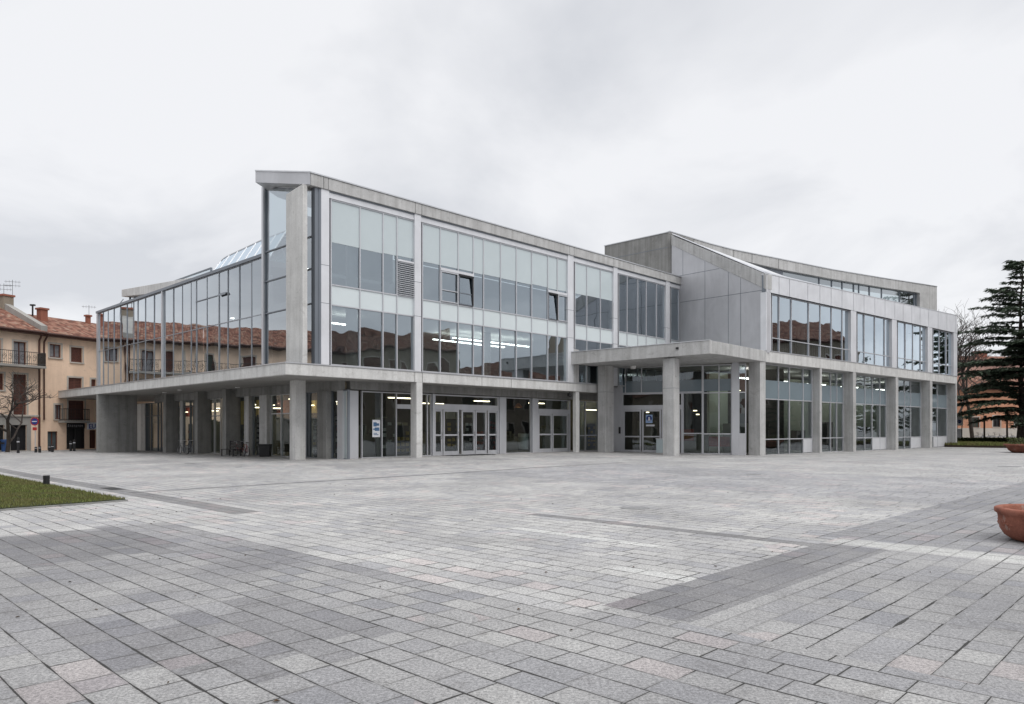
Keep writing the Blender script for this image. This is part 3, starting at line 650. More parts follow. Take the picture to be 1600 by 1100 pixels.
# --- right wing --------------------------------------------------------------------------
Ar, Br = RW.a_of, RW.b_of
RL = Ar(1495.5); DEP = Br(1316.3, Ar(1333.6))
zP0, zP1 = RW.zv(0.3, 0, 429.3), RW.zv(Ar(1493), 0, 492.9)
zQ0, zQ1 = RW.zv(0.3, 0, 456.6), RW.zv(Ar(1493), 0, 520)
lin = lambda a, z0, z1: z0+(z1-z0)*a/RL
Kp = Vector(((1109-800)/FPX*41.4, 41.4, 0)); K2 = Vector(((1129.5-800)/FPX*42.75, 42.75, 0))
Cn = F.P(A(892.5), .0, 0); Wb = F.P(A(1063.2), .0, 0); R0 = RW.P(0, 0, 0)
zpx = lambda p, v: (HOR-v)*p.y/FPX+EYE
# slab of the wing and canopy over the recessed entrance
m = MB(); m.prism([RW.P(a, b, 0) for a, b in ((.0, 0), (RL, 0), (RL, 11), (3.6, 11))], RB, RT); part(m, 'floor_slab', M['concL'], bevel=.012)
m = MB(); m.prism([Cn, Kp, K2, R0+Vector((-.0, 0, 0)), Wb, ], [zpx(Cn, 569.5), zpx(Kp, 552.5), zpx(K2, 554.4), RB, RB-.05], [zpx(Cn, 550.5), zpx(Kp, 531.5), zpx(K2, 535.3), RT, RT-.05])
part(m, 'canopy', M['conc'], label='canopy slab over the right entrance', bevel=.012)
m = MB(); fK = Fr(Cn.x, Cn.y, math.degrees(math.atan2(Kp.x-Cn.x, Kp.y-Cn.y))); lK = (Kp-Cn).length
m.fbox(fK, 0, lK, -.03, .3, zpx(Cn, 550.5)+.002, zpx(Cn, 550.5)+.045, zpx(Kp, 531.5)+.002, zpx(Kp, 531.5)+.045) if fK.P(1, -1, 0).x < fK.P(1, 0, 0).x else m.fbox(fK, 0, lK, -.3, .03, zpx(Cn, 550.5)+.002, zpx(Cn, 550.5)+.045, zpx(Kp, 531.5)+.002, zpx(Kp, 531.5)+.045)
m.fbox(RW, .0, RL, -.03, .3, RT+.002, RT+.04); part(m, 'slab_flashing', M['flash'])
m = MB(); a_ = .86*lK; m.fbox(fK, a_*.9, a_*.9+.16, -.05, .05, zpx(Kp, 543), zpx(Kp, 543)+.12); part(m, 'rain_spout', M['black'])
def pcol(u0, um, u1, y, zt):
    """column whose left face spans u0..um and right face um..u1"""
    c = Vector(((um-800)/FPX*y, y, 0)); fr = Fr(c.x, c.y, 44.12)
    la = fr.b_of(u0, 0); lb = fr.a_of(u1, 0)
    m = MB(); m.fbox(fr, 0, lb, 0, la, -.4, zt); part(m, 'column', M['conc'], bevel=.03)
    m = MB(); m.fbox(fr, -.004, lb-.01, -.004, la-.01, 4.0, 4.02); part(m, 'column_joint', M['aluD'])
pcol(933.5, 946, 959.3, 47.0, zpx(Cn, 568)); pcol(1035.3, 1053.3, 1062, 42.6, zpx(Kp, 556))
# entrance glazing under the canopy
g1 = Vector(((968-800)/FPX*50.2, 50.2, 0)); g2 = Vector(((1166-800)/FPX*47.0, 47.0, 0))
E = Fr(g1.x, g1.y, math.degrees(math.atan2(g2.x-g1.x, g2.y-g1.y))); Ae = E.a_of; gl = (g2-g1).length
zg = 0.0; ZE = RB-.12; zTr = 2.13+EYE
m = MB(); m.fbox(E, -1.6, Ae(972), -.12, .2, -.3, ZE+.1); part(m, 'wall', M['alu'])
zG = gz(12, 47)
De = door_set(E, 0, (Ae(972), Ae(1067)), zG, zG+2.95, zTr+.3, [(Ae(974), Ae(1002)), (Ae(1003.5), Ae(1033)), (Ae(1034), Ae(1063))], 'tint')
window(E, Ae(972), Ae(1098), 0, zTr+.31, ZE, [Ae(977.5), Ae(1002.5), Ae(1036)], (), 'tint', 'alu', w=.06)
window(E, Ae(1067), Ae(1098), 0, zG-.02, zTr+.3, [], (1.35+zG,), 'tint', 'alu', w=.06)
window(E, Ae(1098), Ae(1144), 0, zG-.02, ZE, [Ae(1123.5)], (1.32+zG, zTr+.25), 'tint', 'alu', w=.07)
fz = MB()
for u0, u1 in ((972, 977), (978, 1002), (1003, 1035), (1037, 1097), (1099, 1143)): fz.fbox(E, Ae(u0), Ae(u1), -.02, -.012, zTr+.36, zTr+1.15)
part(fz, 'frosted_band', M['frostB'])
m = MB(); m.fbox(E, Ae(1144), Ae(1154), -.15, .15, -.3, ZE+.1); part(m, 'column', M['alu'])
window(E, Ae(1154), gl, 0, 1.3+zG, ZE, [], (zTr+.25,), 'clear', 'alu', w=.06); m = MB(); m.fbox(E, Ae(1154), gl, -.06, .06, -.3, 1.3+zG); part(m, 'panel', M['panel'])
m = MB(); m.fbox(E, Ae(970)-.1, Ae(970)+.02, -.22, -.12, 1.3, 1.75); part(m, 'intercom', M['black'])
m = MB(); p = E.P(Ae(1000), -2.0, 0); m.lathe((p.x, p.y, 0), [(0, RB-.42), (.16, RB-.4), (.2, RB-.2)], 14); part(m, 'soffit_light', M['white'])
# inside the entrance
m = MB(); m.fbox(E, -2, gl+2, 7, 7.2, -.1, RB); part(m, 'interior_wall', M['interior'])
for a, b, z, l in ((2.2, 3, 3.1, .25), (4.5, 4, 2.9, .25), (4.9, 2.5, 2.6, .2), (7.6, 2.5, 4.2, .3), (1.2, 3.5, 2.8, .2)): lamp(E, a, b, z, l, .14, 'lamp', .05)
for a0, a1, z0, z1, mt in ((.6, 2.0, .6, 2.2, 'olive'), (2.3, 3.1, 1.4, 2.6, 'yellow'), (3.6, 4.6, .8, 1.6, 'redp'), (5.6, 7.0, .4, 1.1, 'redp')): m = MB(); m.fbox(E, a0, a1, 2.8, 2.85, z0, z1); part(m, 'wall_board', M[mt])
for a0, a1, b0, b1, z1 in ((1.5, 1.8, 2, 2.4, 2.3), (2.6, 3, 3, 3.4, 1.9), (3.4, 5.4, 4, 4.6, 1.3), (6.5, 9, 3.2, 3.6, 2.0)): m = MB(); m.fbox(E, a0, a1, b0, b1, 0, z1); part(m, 'interior_shelf', M['olive'])
# panelled side wall above the canopy, with its sloping concrete coping
Lw = (Wb-R0).length; WF = Fr(Wb.x, Wb.y, math.degrees(math.atan2(R0.x-Wb.x, R0.y-Wb.y))); Aw = WF.a_of
sgn = 1 if WF.P(1, 1, 0).x > WF.P(1, 0, 0).x else -1            # inward side
def wbox(m, a0, a1, d0, d1, z0, z1, z0b=None, z1b=None):
    b0, b1 = sorted((sgn*d0, sgn*d1)); m.fbox(WF, a0, a1, b0, b1, z0, z1, z0b, z1b)
zw = lambda u, v: WF.zv(Aw(u), 0, v)
aW0 = Aw(1049.5)
zt0, zt1 = zw(1050, 367.5), zw(1196.5, 428.6); zb0, zb1 = zw(1050, 382.5), zw(1196.5, 452.0)
m = MB(); wbox(m, aW0, Lw-.01, 0, .35, RT-.1, zb0, None, zb1); part(m, 'panel_wall', M['panel'])
m = MB(); wbox(m, aW0, Lw+.004, -.05, .5, zb0, zt0, zb1, zt1); part(m, 'coping', M['conc'], bevel=.015)
m = MB()
def wline(u0, v0, u1, v1, th=.035):
    a0, a1 = Aw(u0), Aw(u1); z0, z1 = WF.zv(a0, 0, v0), WF.zv(a1, 0, v1); wbox(m, a0, a1, -.006, .02, z0-th/2, z0+th/2, z1-th/2, z1+th/2)
wline(1063, 472.5, 1196.8, 452.6); wline(1057, 432, 1124, 419.6)
for u, v0 in ((1067, 390.5), (1101.5, 408), (1138, 425), (1157.3, 434.5)):
    v1 = {1067: 431}.get(u, 553); a = Aw(u); wbox(m, a-.02, a+.02, -.0055, .02, WF.zv(a, 0, v1), WF.zv(a, 0, v0))
part(m, 'panel_joint', M['aluD'])
# tall concrete box behind
bx0 = WF.P(aW0, 0, 0); k = Vector((F.db[0], F.db[1], 0)); BX = Fr(bx0.x, bx0.y, 44.12-90); bl_ = BX.a_of(944.5, 0)
zbx = zpx(bx0, 362); ci_ = BX.P(0, 0, 0)
m = MB()
q4 = [BX.P(bl_, 0, 0), BX.P(.4, 0, 0), WF.P(aW0+.05, 0, 0), BX.P(0, -9, 0), BX.P(bl_, -9, 0)] if False else None
inn = 1 if BX.P(0, 1, 0).y > BX.P(0, 0, 0).y else -1
m.prism([BX.P(.35, 0, 0), BX.P(bl_, 0, 0), BX.P(bl_, inn*6, 0), BX.P(-.5, inn*6, 0), BX.P(-.3, inn*.35, 0)], 9.0, [zbx, BX.zv(bl_, 0, 384.5), zbx, zbx, zt0+.05])
part(m, 'concrete_box', M['concD'], bevel=.02)
m = MB(); m.fbox(BX, .3, bl_+.03, -.04*inn, .3*inn, zbx+.003, zbx+.06, None, BX.zv(bl_, 0, 384.5)+.06); part(m, 'roof_flashing', M['flash'])
m = MB(); m.fbox(BX, .3, bl_-.3, -.008*inn, .02*inn, zbx-1.15, zbx-1.11); part(m, 'formwork_joint', M['aluD'])
# wing facade: columns, panels, glazing
cols = [(1197, 1204.3), (1329.6, 1338), (1393.8, 1401.2), (1449.7, 1456.7), (1490, 1495.5)]
for u0, u1 in cols:
    a0, a1 = max(0, Ar(u0)), Ar(u1); m = MB(); m.fbox(RW, a0, a1, -.012, .4, RT+.04, lin(a0, zQ0, zQ1)-.01, None, lin(a1, zQ0, zQ1)-.01); part(m, 'column', M['panelL'], bevel=.008)
pj = [1197, 1216.6, 1233, 1261.5, 1280.5, 1298, 1315, 1333, 1349.5, 1366.4, 1382.3, 1397.6, 1410.6, 1424, 1437, 1450.5, 1465.3, 1479, 1492.5, 1495.5]
for u0, u1 in zip(pj, pj[1:]):
    a0, a1 = Ar(u0)+.03, Ar(u1)-.03; m = MB(); m.fbox(RW, a0, a1, -.03, .05, lin(a0, zQ0, zQ1), lin(a0, zP0, zP1), lin(a1, zQ0, zQ1), lin(a1, zP0, zP1)); part(m, 'panel', M['panelL'])
m = MB(); m.fbox(RW, 0, RL, .02, .3, zQ0, zP0-.05, zQ1, zP1-.05); part(m, 'panel_backing', M['aluD'])
m = MB(); m.fbox(RW, 0, RL, -.05, .35, zP0+.003, zP0+.06, zP1+.003, zP1+.06); part(m, 'roof_flashing', M['flash'])
RI = .22
for (u0, u1, mu) in ((1204.6, 1329.3, (1216.6, 1235.7, 1262.7, 1280.8, 1298.3, 1315.2)), (1338.3, 1393.5, (1349.5, 1366, 1381.3)), (1401.5, 1449.4, (1413.8, 1425.5, 1437.6)), (1457, 1489.8, (1467, 1478))):
    a0, a1 = Ar(u0, RI), Ar(u1, RI)
    w = window(RW, a0, a1, RI, RT+.04, lin(a0, zQ0, zQ1)-.02, [Ar(x, RI) for x in mu], (6.0+EYE,), 'clear', 'alu', w=.055, z1b=lin(a1, zQ0, zQ1)-.02)
    m = MB(); aa = a0+.3
    while aa < a1-.2: m.tube([RW.P(aa, .75, RT+.05), RW.P(aa, .75, RT+.95)], .012, 5); aa += .28
    m.tube([RW.P(a0+.1, .75, RT+.97), RW.P(a1-.1, .75, RT+.97)], .025, 6); m.build('balustrade', M['flash'], w)
fins = [(1188, 1196.6), (1281.3, 1284.6), (1333.6, 1338), (1400, 1404), (1453.6, 1457.2), (1493.6, 1495.6)]
for i, (u0, u1) in enumerate(fins):
    a0, a1 = Ar(u0), Ar(u1); d_ = DEP+.03 if i != 1 else DEP+.03
    m = MB(); m.fbox(RW, a0, max(a1, a0+.25), .012, (d_ if i else DEP*1.0), -.5, RB+.002); part(m, 'fin', M['conc'], bevel=.012)
RG = DEP-.03
gws = [(1197, 1277, (1215.5, 1232.5, 1254), (254+0,)), (1285, 1315.5, (1297, 1306.5), ()), (1339, 1383, (1350.5, 1362, 1374), ()), (1404.5, 1437.5, (1412.5, 1422), ()), (1457.5, 1476, (1464,), ())]
pan = [(1254, 1277), None, (1362, 1383), (1422, 1437.5), (1457.5, 1476)]
for i, ((u0, u1, mu, _), pp) in enumerate(zip(gws, pan)):
    gb = RG if i != 0 else RG*.75
    if i == 1: gb = RG
    a0, a1 = Ar(u0, gb), Ar(u1, gb); a1 = max(a1, a0+.3)
    a0 = Ar(fins[i][1])+.02 if i in (0, 1, 2, 3, 4) else a0
    a0 = max(a0, Ar(fins[i][0])+.26); zR = gz(*RW.P(a0, gb, 0).xy)
    a1 = Ar(fins[i+1][0])-.01
    ms = [Ar(x, gb) for x in mu]; ms = [x for x in ms if a0+.1 < x < a1-.1]
    w = window(RW, a0, a1, gb, zR-.05, RB-.03, ms, (1.02+zR, 2.0+EYE), 'tint', 'alu', w=.065)
    fz = MB(); vs_ = [a0+.03]+sorted(ms)+[a1-.03]
    for q0_, q1_ in zip(vs_, vs_[1:]): fz.fbox(RW, q0_+.035, q1_-.035, gb-.02, gb-.012, 2.04+EYE, 3.25+EYE)
    fz.build('frosted_band', M['frostB'], w)
    if pp:
        p0, p1 = Ar(pp[0], gb), max(Ar(pp[1], gb), Ar(pp[0], gb)+.2); p0 = max(p0, a0+.03)
        pm = MB(); pm.fbox(RW, p0+.03, a1-.03, gb-.05, gb-.01, zR+.05, .98+zR); pm.build('panel', M['panelL'], w)
# wing: inside
M['green_wall'] = plain('pale_green_wall', (.52, .56, .47), .8, .2, .5)
m = MB(); m.fbox(RW, 2.0, RL-.3, 5.6, 5.8, -.3, RB-.2); part(m, 'interior_wall', M['green_wall'])
m = MB(); m.fbox(RW, 2.8, RL-.3, 8, 8.2, -.3, RB); m.fbox(RW, RL-.2, RL-.05, .4, 10, RT, zP1-.3); part(m, 'interior_wall', M['plaster'])
m = MB(); m.fbox(RW, 2.6, RL-.3, 7, 7.2, RT, lin(0, zQ0, zQ1)+.1); part(m, 'interior_wall', M['interior'])
m = MB(); m.prism([RW.P(a, b, 0) for a, b in ((.3, .32), (RL-.1, .32), (RL-.1, 7), (2.6, 7))], lin(0, zQ0, zQ1)+.05, lin(0, zQ0, zQ1)+.2); part(m, 'interior_ceiling', M['white'])
m = MB(); m.prism([RW.P(a, b, 0) for a, b in ((.4, .5), (RL-.1, .5), (RL-.1, 7), (2.6, 7))], RT+.003, RT+.02); part(m, 'interior_floor', M['carpet'])
m = MB(); m.fbox(RW, RL-.35, RL, DEP, 11, -.4, RB); m.fbox(RW, RL-.06, RL-.0, .42, 11, RT+.01, zP1-.1); part(m, 'end_wall', M['conc'])
for u in (1252, 1376): m = MB(); c = RW.P(Ar(u, 1.4), 1.4, 0); m.lathe((c.x, c.y, 0), [(.28, RT), (.28, 10.4)], 16); part(m, 'interior_column', M['white'], smooth=True)
m = MB()
for a, w_, h_ in ((3, 1.2, 1.3), (5, 1.5, 1.8), (8, 1.0, 2.2), (12, 1.4, 1.5), (17, 1.2, 2.2), (24, 2, 1.8)): m = MB(); m.fbox(RW, a, a+w_, 4.2, 4.7, -.2, h_); part(m, 'interior_shelf', M['interior'])
m = MB()
M['redf'] = plain('red_fabric', (.18, .03, .03), .8)
for a in (1.6, 3.2, 6.8): m = MB(); m.fbox(RW, a, a+.9, 1.6, 2.3, RT, RT+1.1); part(m, 'armchair', M['redf'], bevel=.08)
for a in (3.5, 8, 14, 20, 27):
    lamp(RW, a, 3.6, RB-.75, 2.6, .35, 'tubel')
# wing roof: zinc slope from the coping to the parapet, and the raised beam with clerestory
bq = [(1046, 362, 394), (1110, 381.5, 394.5), (1145.6, 390.5, 403.6), (1220, 405.3, 420.5), (1300, 421.5, 435.6), (1380, 434.8, 449), (1437.5, 443.8, 457.5), (1464, 448, 462)]
q0 = bx0+Vector((.1, .35, 0)); yE = 77.3; q1 = Vector(((1464-800)/FPX*yE, yE, 0))
BE = Fr(q0.x, q0.y, math.degrees(math.atan2(q1.x-q0.x, q1.y-q0.y))); Ab = BE.a_of
m = MB()
for (u0, t0, c0), (u1, t1, c1) in zip(bq, bq[1:]):
    a0, a1 = Ab(u0), Ab(u1); m.fbox(BE, a0, a1, 0, 2.2, BE.zv(a0, 0, c0), BE.zv(a0, 0, t0), BE.zv(a1, 0, c1), BE.zv(a1, 0, t1))
a0, a1 = Ab(1437.5), Ab(1464); zz = BE.zv(a1, 0, 490); m.fbox(BE, a0, a1, .004, 2.19, zz-2.5, BE.zv(a0, 0, 457.5)-.001, None, BE.zv(a1, 0, 462)-.001)
part(m, 'raised_roof', M['conc'])
m = MB()
for (u0, t0, c0), (u1, t1, c1) in zip(bq, bq[1:]):
    a0, a1 = Ab(u0), Ab(u1); m.fbox(BE, a0, a1, -.05, 2.25, BE.zv(a0, 0, t0)+.003, BE.zv(a0, 0, t0)+.07, BE.zv(a1, 0, t1)+.003, BE.zv(a1, 0, t1)+.07)
part(m, 'roof_flashing', M['flash'])
m = MB()
for u in (1145.6, 1175, 1216.5): a0 = Ab(u); m.fbox(BE, a0-.02, a0+.02, -.008, .05, BE.zv(a0, 0, 403.6+(u-1145)*.228)+.02, BE.zv(a0, 0, 390.5+(u-1145)*.2)-.02)
part(m, 'fascia_joint', M['black'])
cw = [1285, 1304.5, 1321, 1339, 1347, 1363.5, 1382.5, 1410.5, 1433.5]
a0, a1 = Ab(1225), Ab(1437); window(BE, a0, a1, .35, BE.zv(a0, 0, 421)-2.6, BE.zv(a0, 0, 421)-.02, [Ab(u) for u in cw], (), 'solar', 'aluD', w=.09, z0b=BE.zv(a1, 0, 457.5)-3.2, z1b=BE.zv(a1, 0, 457.5)-.02)
m = MB(); m.fbox(BE, Ab(1108), Ab(1228), .3, .5, BE.zv(Ab(1150), 0, 420)-2, BE.zv(Ab(1108), 0, 395), None, BE.zv(Ab(1228), 0, 421.5)-.01); part(m, 'clerestory_wall', M['aluD'])
m = MB()
pA = WF.P(aW0+.1, sgn*.0, zt0+.04); pB = WF.P(Lw-.05, 0, zt1+.05); pC = RW.P(RL, .1, zP1+.02); pD = BE.P(Ab(1440), .3, BE.zv(Ab(1440), .3, 486)-.6); pE = BE.P(Ab(1108), .3, BE.zv(Ab(1108), .3, 396)-.35)
rid = [pA, pE, BE.P(Ab(1220), .3, BE.zv(Ab(1220), .3, 424)-.5), pD]; eav = [pB, RW.P(RL*.12, .1, lin(RL*.12, zP0, zP1)+.04), RW.P(RL*.45, .1, lin(RL*.45, zP0, zP1)+.03), pC]
for i in range(3): m.poly([rid[i], eav[i], eav[i+1], rid[i+1]])
part(m, 'sloping_roof', M['zinc'])
m = MB()
for i in range(14):
    t = i/13*3; k = min(int(t), 2); f_ = t-k
    p = rid[k].lerp(rid[k+1], f_)+Vector((0, 0, .04)); c = eav[k].lerp(eav[k+1], f_)+Vector((0, 0, .04)); m.tube([p, c], .045, 4)
part(m, 'roof_seam', M['alu'])

# ------------------------------------------------------------------ old houses
def stucco(name, c):
    t = T(name); p = t.pos(); n1 = t.noise(p, .5, 6, .65, .5); n2 = t.noise(t.stretch(p, (1.5, 1.5, .15)), 1.3, 5)
    a = t.ramp(n1, [(.3, tuple(x*.85 for x in c)), (.7, c)]); w_ = t.ramp(t.noise(p, 1.4, 6, .75, 1), [(.33, (.80, .79, .78)), (.45, (1, 1, 1))]); a = t.mix(.7, a, w_, 'MULTIPLY'); a = t.mix(.4, a, t.ramp(n2, [(.35, (.75, .73, .7)), (.6, (1, 1, 1))]), 'MULTIPLY')
    return t.bsdf(a, .9, 0, t.bump(t.noise(p, 30, 3), .2, .01), .2)
def tiles(name, deg, k=1.0):
    t = T(name); p = t.pos(); s = R(deg)
    x = t.n('ShaderNodeVectorMath', operation='DOT_PRODUCT', ins={1: (math.sin(s), math.cos(s), 0)}); t.l(p, x.inputs[0])
    y = t.n('ShaderNodeVectorMath', operation='DOT_PRODUCT', ins={1: (-math.cos(s), math.sin(s), 0)}); t.l(p, y.inputs[0])
    cx = t.math('FLOOR', t.math('DIVIDE', x.outputs['Value'], .22)); cy = t.math('FLOOR', t.math('DIVIDE', y.outputs['Value'], .33))
    c = t.n('ShaderNodeCombineXYZ'); t.l(cx, c.inputs[0]); t.l(cy, c.inputs[1])
    w = t.n('ShaderNodeTexWhiteNoise'); t.l(c.outputs[0], w.inputs['Vector'])
    col = t.ramp(w.outputs['Value'], [(0, (.13, .065, .05)), (.35, (.24, .105, .075)), (.7, (.31, .16, .115)), (.9, (.34, .20, .145)), (1, (.37, .27, .21))])
    wave = t.math('ABSOLUTE', t.math('SINE', t.math('MULTIPLY', x.outputs['Value'], math.pi/.22)))
    col = t.mix(1.0, col, (k, k, k), 'MULTIPLY'); col = t.mix(.6, col, t.ramp(t.noise(p, 2.2, 5), [(.3, (.6, .58, .55)), (.65, (1.1, 1.1, 1.1))]), 'MULTIPLY')
    yf = t.math('FRACT', t.math('DIVIDE', y.outputs['Value'], .33))
    return t.bsdf(col, .9, 0, t.bump(t.math('ADD', wave, t.math('MULTIPLY', yf, .4)), 1, .08), .2)
M['ochre'] = stucco('ochre_stucco', (.92, .69, .52)); M['ochre2'] = stucco('cream_stucco', (.93, .72, .56)); M['orange'] = stucco('orange_stucco', (.60, .31, .20)); M['pinkw'] = stucco('pink_stucco', (.60, .40, .34))
M['ochre3'] = stucco('dull_ochre_stucco', (.29, .25, .20))
M['stone'] = stucco('grey_stone', (.36, .35, .33)); M['trim'] = stucco('stone_trim', (.55, .51, .46)); M['brick'] = stucco('red_brick', (.32, .13, .09))
M['tileH'] = tiles('roof_tiles', 25.8)
M['wood'] = plain('brown_shutter', (.14, .055, .04), .6, .35, 6); M['woodg'] = plain('green_shutter', (.06, .075, .06), .6, .3, 6); M['curtain'] = plain('curtain', (.30, .30, .32), .8, .4, 4)
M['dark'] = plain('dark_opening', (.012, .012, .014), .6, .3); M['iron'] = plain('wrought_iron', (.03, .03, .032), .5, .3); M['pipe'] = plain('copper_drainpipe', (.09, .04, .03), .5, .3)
M['tealp'] = plain('painted_door', (.10, .13, .14), .5, .3)
def wall_open(m, fr, a0, a1, b, z0, z1, ops, dep=.22):
    As = sorted({a0, a1} | {x for o in ops for x in (o[0], o[1])}); Zs = sorted({z0, z1} | {x for o in ops for x in (o[2], o[3])})
    for p, q in zip(As, As[1:]):
        for r, s in zip(Zs, Zs[1:]):
            ca, cz = (p+q)/2, (r+s)/2
            if any(o[0] < ca < o[1] and o[2] < cz < o[3] for o in ops): continue
            m.poly([fr.P(p, b, r), fr.P(q, b, r), fr.P(q, b, s), fr.P(p, b, s)])
    for o in ops:
        p, q, r, s = o[:4]
        m.poly([fr.P(p, b, r), fr.P(p, b+dep, r), fr.P(p, b+dep, s), fr.P(p, b, s)]); m.poly([fr.P(q, b, r), fr.P(q, b, s), fr.P(q, b+dep, s), fr.P(q, b+dep, r)])
        m.poly([fr.P(p, b, s), fr.P(p, b+dep, s), fr.P(q, b+dep, s), fr.P(q, b, s)]); m.poly([fr.P(p, b, r), fr.P(q, b, r), fr.P(q, b+dep, r), fr.P(p, b+dep, r)])
def house(fr, a0, a1, ze, depth, rise, label, wmat, ops, ov=.6, tile='tileH', cat='house', group=None, name='house', z0=-.3, dr=None):
    """ops: (a0,a1,z0,z1,kind) kinds: shutter, green, curtain, door, shop, dark, balcony-door"""
    dr = dr or depth/2
    h = empty(name, fr.P((a0+a1)/2, depth/2, 0), label, cat, group)
    m = MB(); wall_open(m, fr, a0, a1, 0, z0, ze, ops)
    m.poly([fr.P(a1, 0, z0), fr.P(a1, depth, z0), fr.P(a1, depth, ze), fr.P(a1, dr, ze+rise), fr.P(a1, 0, ze)]); m.poly([fr.P(a0, 0, z0), fr.P(a0, 0, ze), fr.P(a0, dr, ze+rise), fr.P(a0, depth, ze), fr.P(a0, depth, z0)])
    m.poly([fr.P(a0, depth, z0), fr.P(a0, depth, ze), fr.P(a1, depth, ze), fr.P(a1, depth, z0)])
    m.build('wall', M[wmat], h, fix=False)
    m = MB(); s = rise/dr
    for side in (0, 1):
        if side == 0: l = [(-ov, ze-ov*s), (dr, ze+rise)]
        else: l = [(depth+ov, ze-ov*s), (dr, ze+rise)]
        (b0, zz0), (b1, zz1) = l
        m.hexa([fr.P(a0-.05, b0, zz0+.02), fr.P(a1+.05, b0, zz0+.02), fr.P(a1+.05, b1, zz1+.02), fr.P(a0-.05, b1, zz1+.02), fr.P(a0-.05, b0, zz0+.16), fr.P(a1+.05, b0, zz0+.16), fr.P(a1+.05, b1, zz1+.16), fr.P(a0-.05, b1, zz1+.16)])
    r = m.build('roof', M[tile], h)
    m = MB(); m.tube([fr.P(a0, -ov-.06, ze-ov*s+.06), fr.P(a1, -ov-.06, ze-ov*s+.06)], .08, 6); m.fbox(fr, a0, a1, -ov+.02, -.01, ze-ov*s-.1, ze-ov*s-.02); m.build('gutter', M['pipe'], h)
    for p, q, zz0, zz1, kd in ops:
        w = MB(); t = .06
        mt = {'shutter': 'wood', 'green': 'woodg', 'curtain': 'wood', 'door': 'tealp', 'shop': 'dark', 'dark': 'dark', 'reddoor': 'wood'}[kd]
        nm = 'door' if kd in ('door', 'reddoor', 'shop') else 'window'
        for x0, x1, y0, y1 in ((p, p+t, zz0, zz1), (q-t, q, zz0, zz1), (p+t, q-t, zz1-t, zz1), (p+t, q-t, zz0, zz0+t), ((p+q)/2-t/2, (p+q)/2+t/2, zz0+t, zz1-t)):
            w.fbox(fr, x0, x1, .10, .17, y0, y1)
        wo = w.build(nm, M['wood' if mt != 'dark' else 'iron'], h)
        if kd in ('shutter', 'green'):
            s_ = MB()
            for x0, x1 in ((p+t, (p+q)/2-t/2), ((p+q)/2+t/2, q-t)):
                n = max(4, int((zz1-zz0)/.12)); hh = (zz1-zz0-2*t)/n
                for i in range(n): s_.fbox(fr, x0, x1, .11+.0, .15, zz0+t+i*hh, zz0+t+i*hh+hh*.8)
            s_.build('shutter', M[mt], wo)
        g = MB(); g.fbox(fr, p+.01, q-.01, .18, .20, zz0+.01, zz1-.01)
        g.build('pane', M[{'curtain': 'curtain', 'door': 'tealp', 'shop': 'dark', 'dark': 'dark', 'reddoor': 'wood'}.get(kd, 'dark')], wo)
        if nm == 'window':
            s_ = MB(); s_.fbox(fr, p-.12, q+.12, -.10, .0, zz0-.10, zz0-.005); s_.build('sill', M['trim'], wo)
            s_ = MB(); s_.fbox(fr, p-.13, p-.01, -.025, .0, zz0, zz1+.13); s_.fbox(fr, q+.01, q+.13, -.025, .0, zz0, zz1+.13); s_.fbox(fr, p-.01, q+.01, -.025, .0, zz1+.01, zz1+.13); s_.build('surround', M['trim'], wo)
    return h
def hw(u0, v0, u1, v1, kd):                             # opening seen between two pixels on the street front
    a0, a1 = H.a_of(u0), H.a_of(u1); am = (a0+a1)/2
    return (a0, a1, H.zv(am, 0, v1), H.zv(am, 0, v0), kd)
aS = H.a_of(63.5)
zeB, zeA = H.zv(H.a_of(71), 0, 524)+.25, H.zv(H.a_of(20), 0, 518)+.3
opB = [hw(77.4, 538, 95.1, 558.6, 'curtain'), hw(111, 543, 128.6, 566, 'shutter'), hw(107, 590.5, 128, 612, 'shutter'), hw(142.6, 592.7, 150, 606, 'shutter'),
       hw(86, 632.7, 96, 655, 'curtain'), hw(107, 626, 131.6, 656.5, 'shutter'), hw(74.3, 674, 90.2, 703, 'door'), hw(104, 662, 133, 701.5, 'shop'), hw(140, 672, 150, 700.5, 'reddoor')]
hB = house(H, aS, aS+19, zeB, 9, 1.7, 'ochre three-storey house with long tiled roof, directly beside the left tip of the library canopy', 'ochre', opB, cat='house', group='old houses along the street')
opA = [hw(21.3, 534, 40.8, 572, 'curtain'), hw(-18, 530, 1.5, 571, 'shutter'), hw(21, 585, 41.5, 649, 'shutter'), hw(-16, 583, 5.5, 609, 'shutter'), hw(16, 664, 41.5, 704, 'dark'), hw(-20, 664, 6.5, 704, 'dark')]
aA0 = -19.0
for i in range(4):
    a = aA0+1.6+i*3.6
    opA += [(a, a+1.1, 6.3, 7.9, 'green' if i % 2 else 'shutter'), (a, a+1.1, 3.4, 5.2, 'green'), (a, a+1.3, 0, 2.4, 'dark')]
hA = house(H, aA0, aS-.05, zeA, 9, 1.85, 'cream house with a long wrought-iron balcony and grey stone shop front at the left edge', 'ochre2', opA, cat='house', group='old houses along the street')
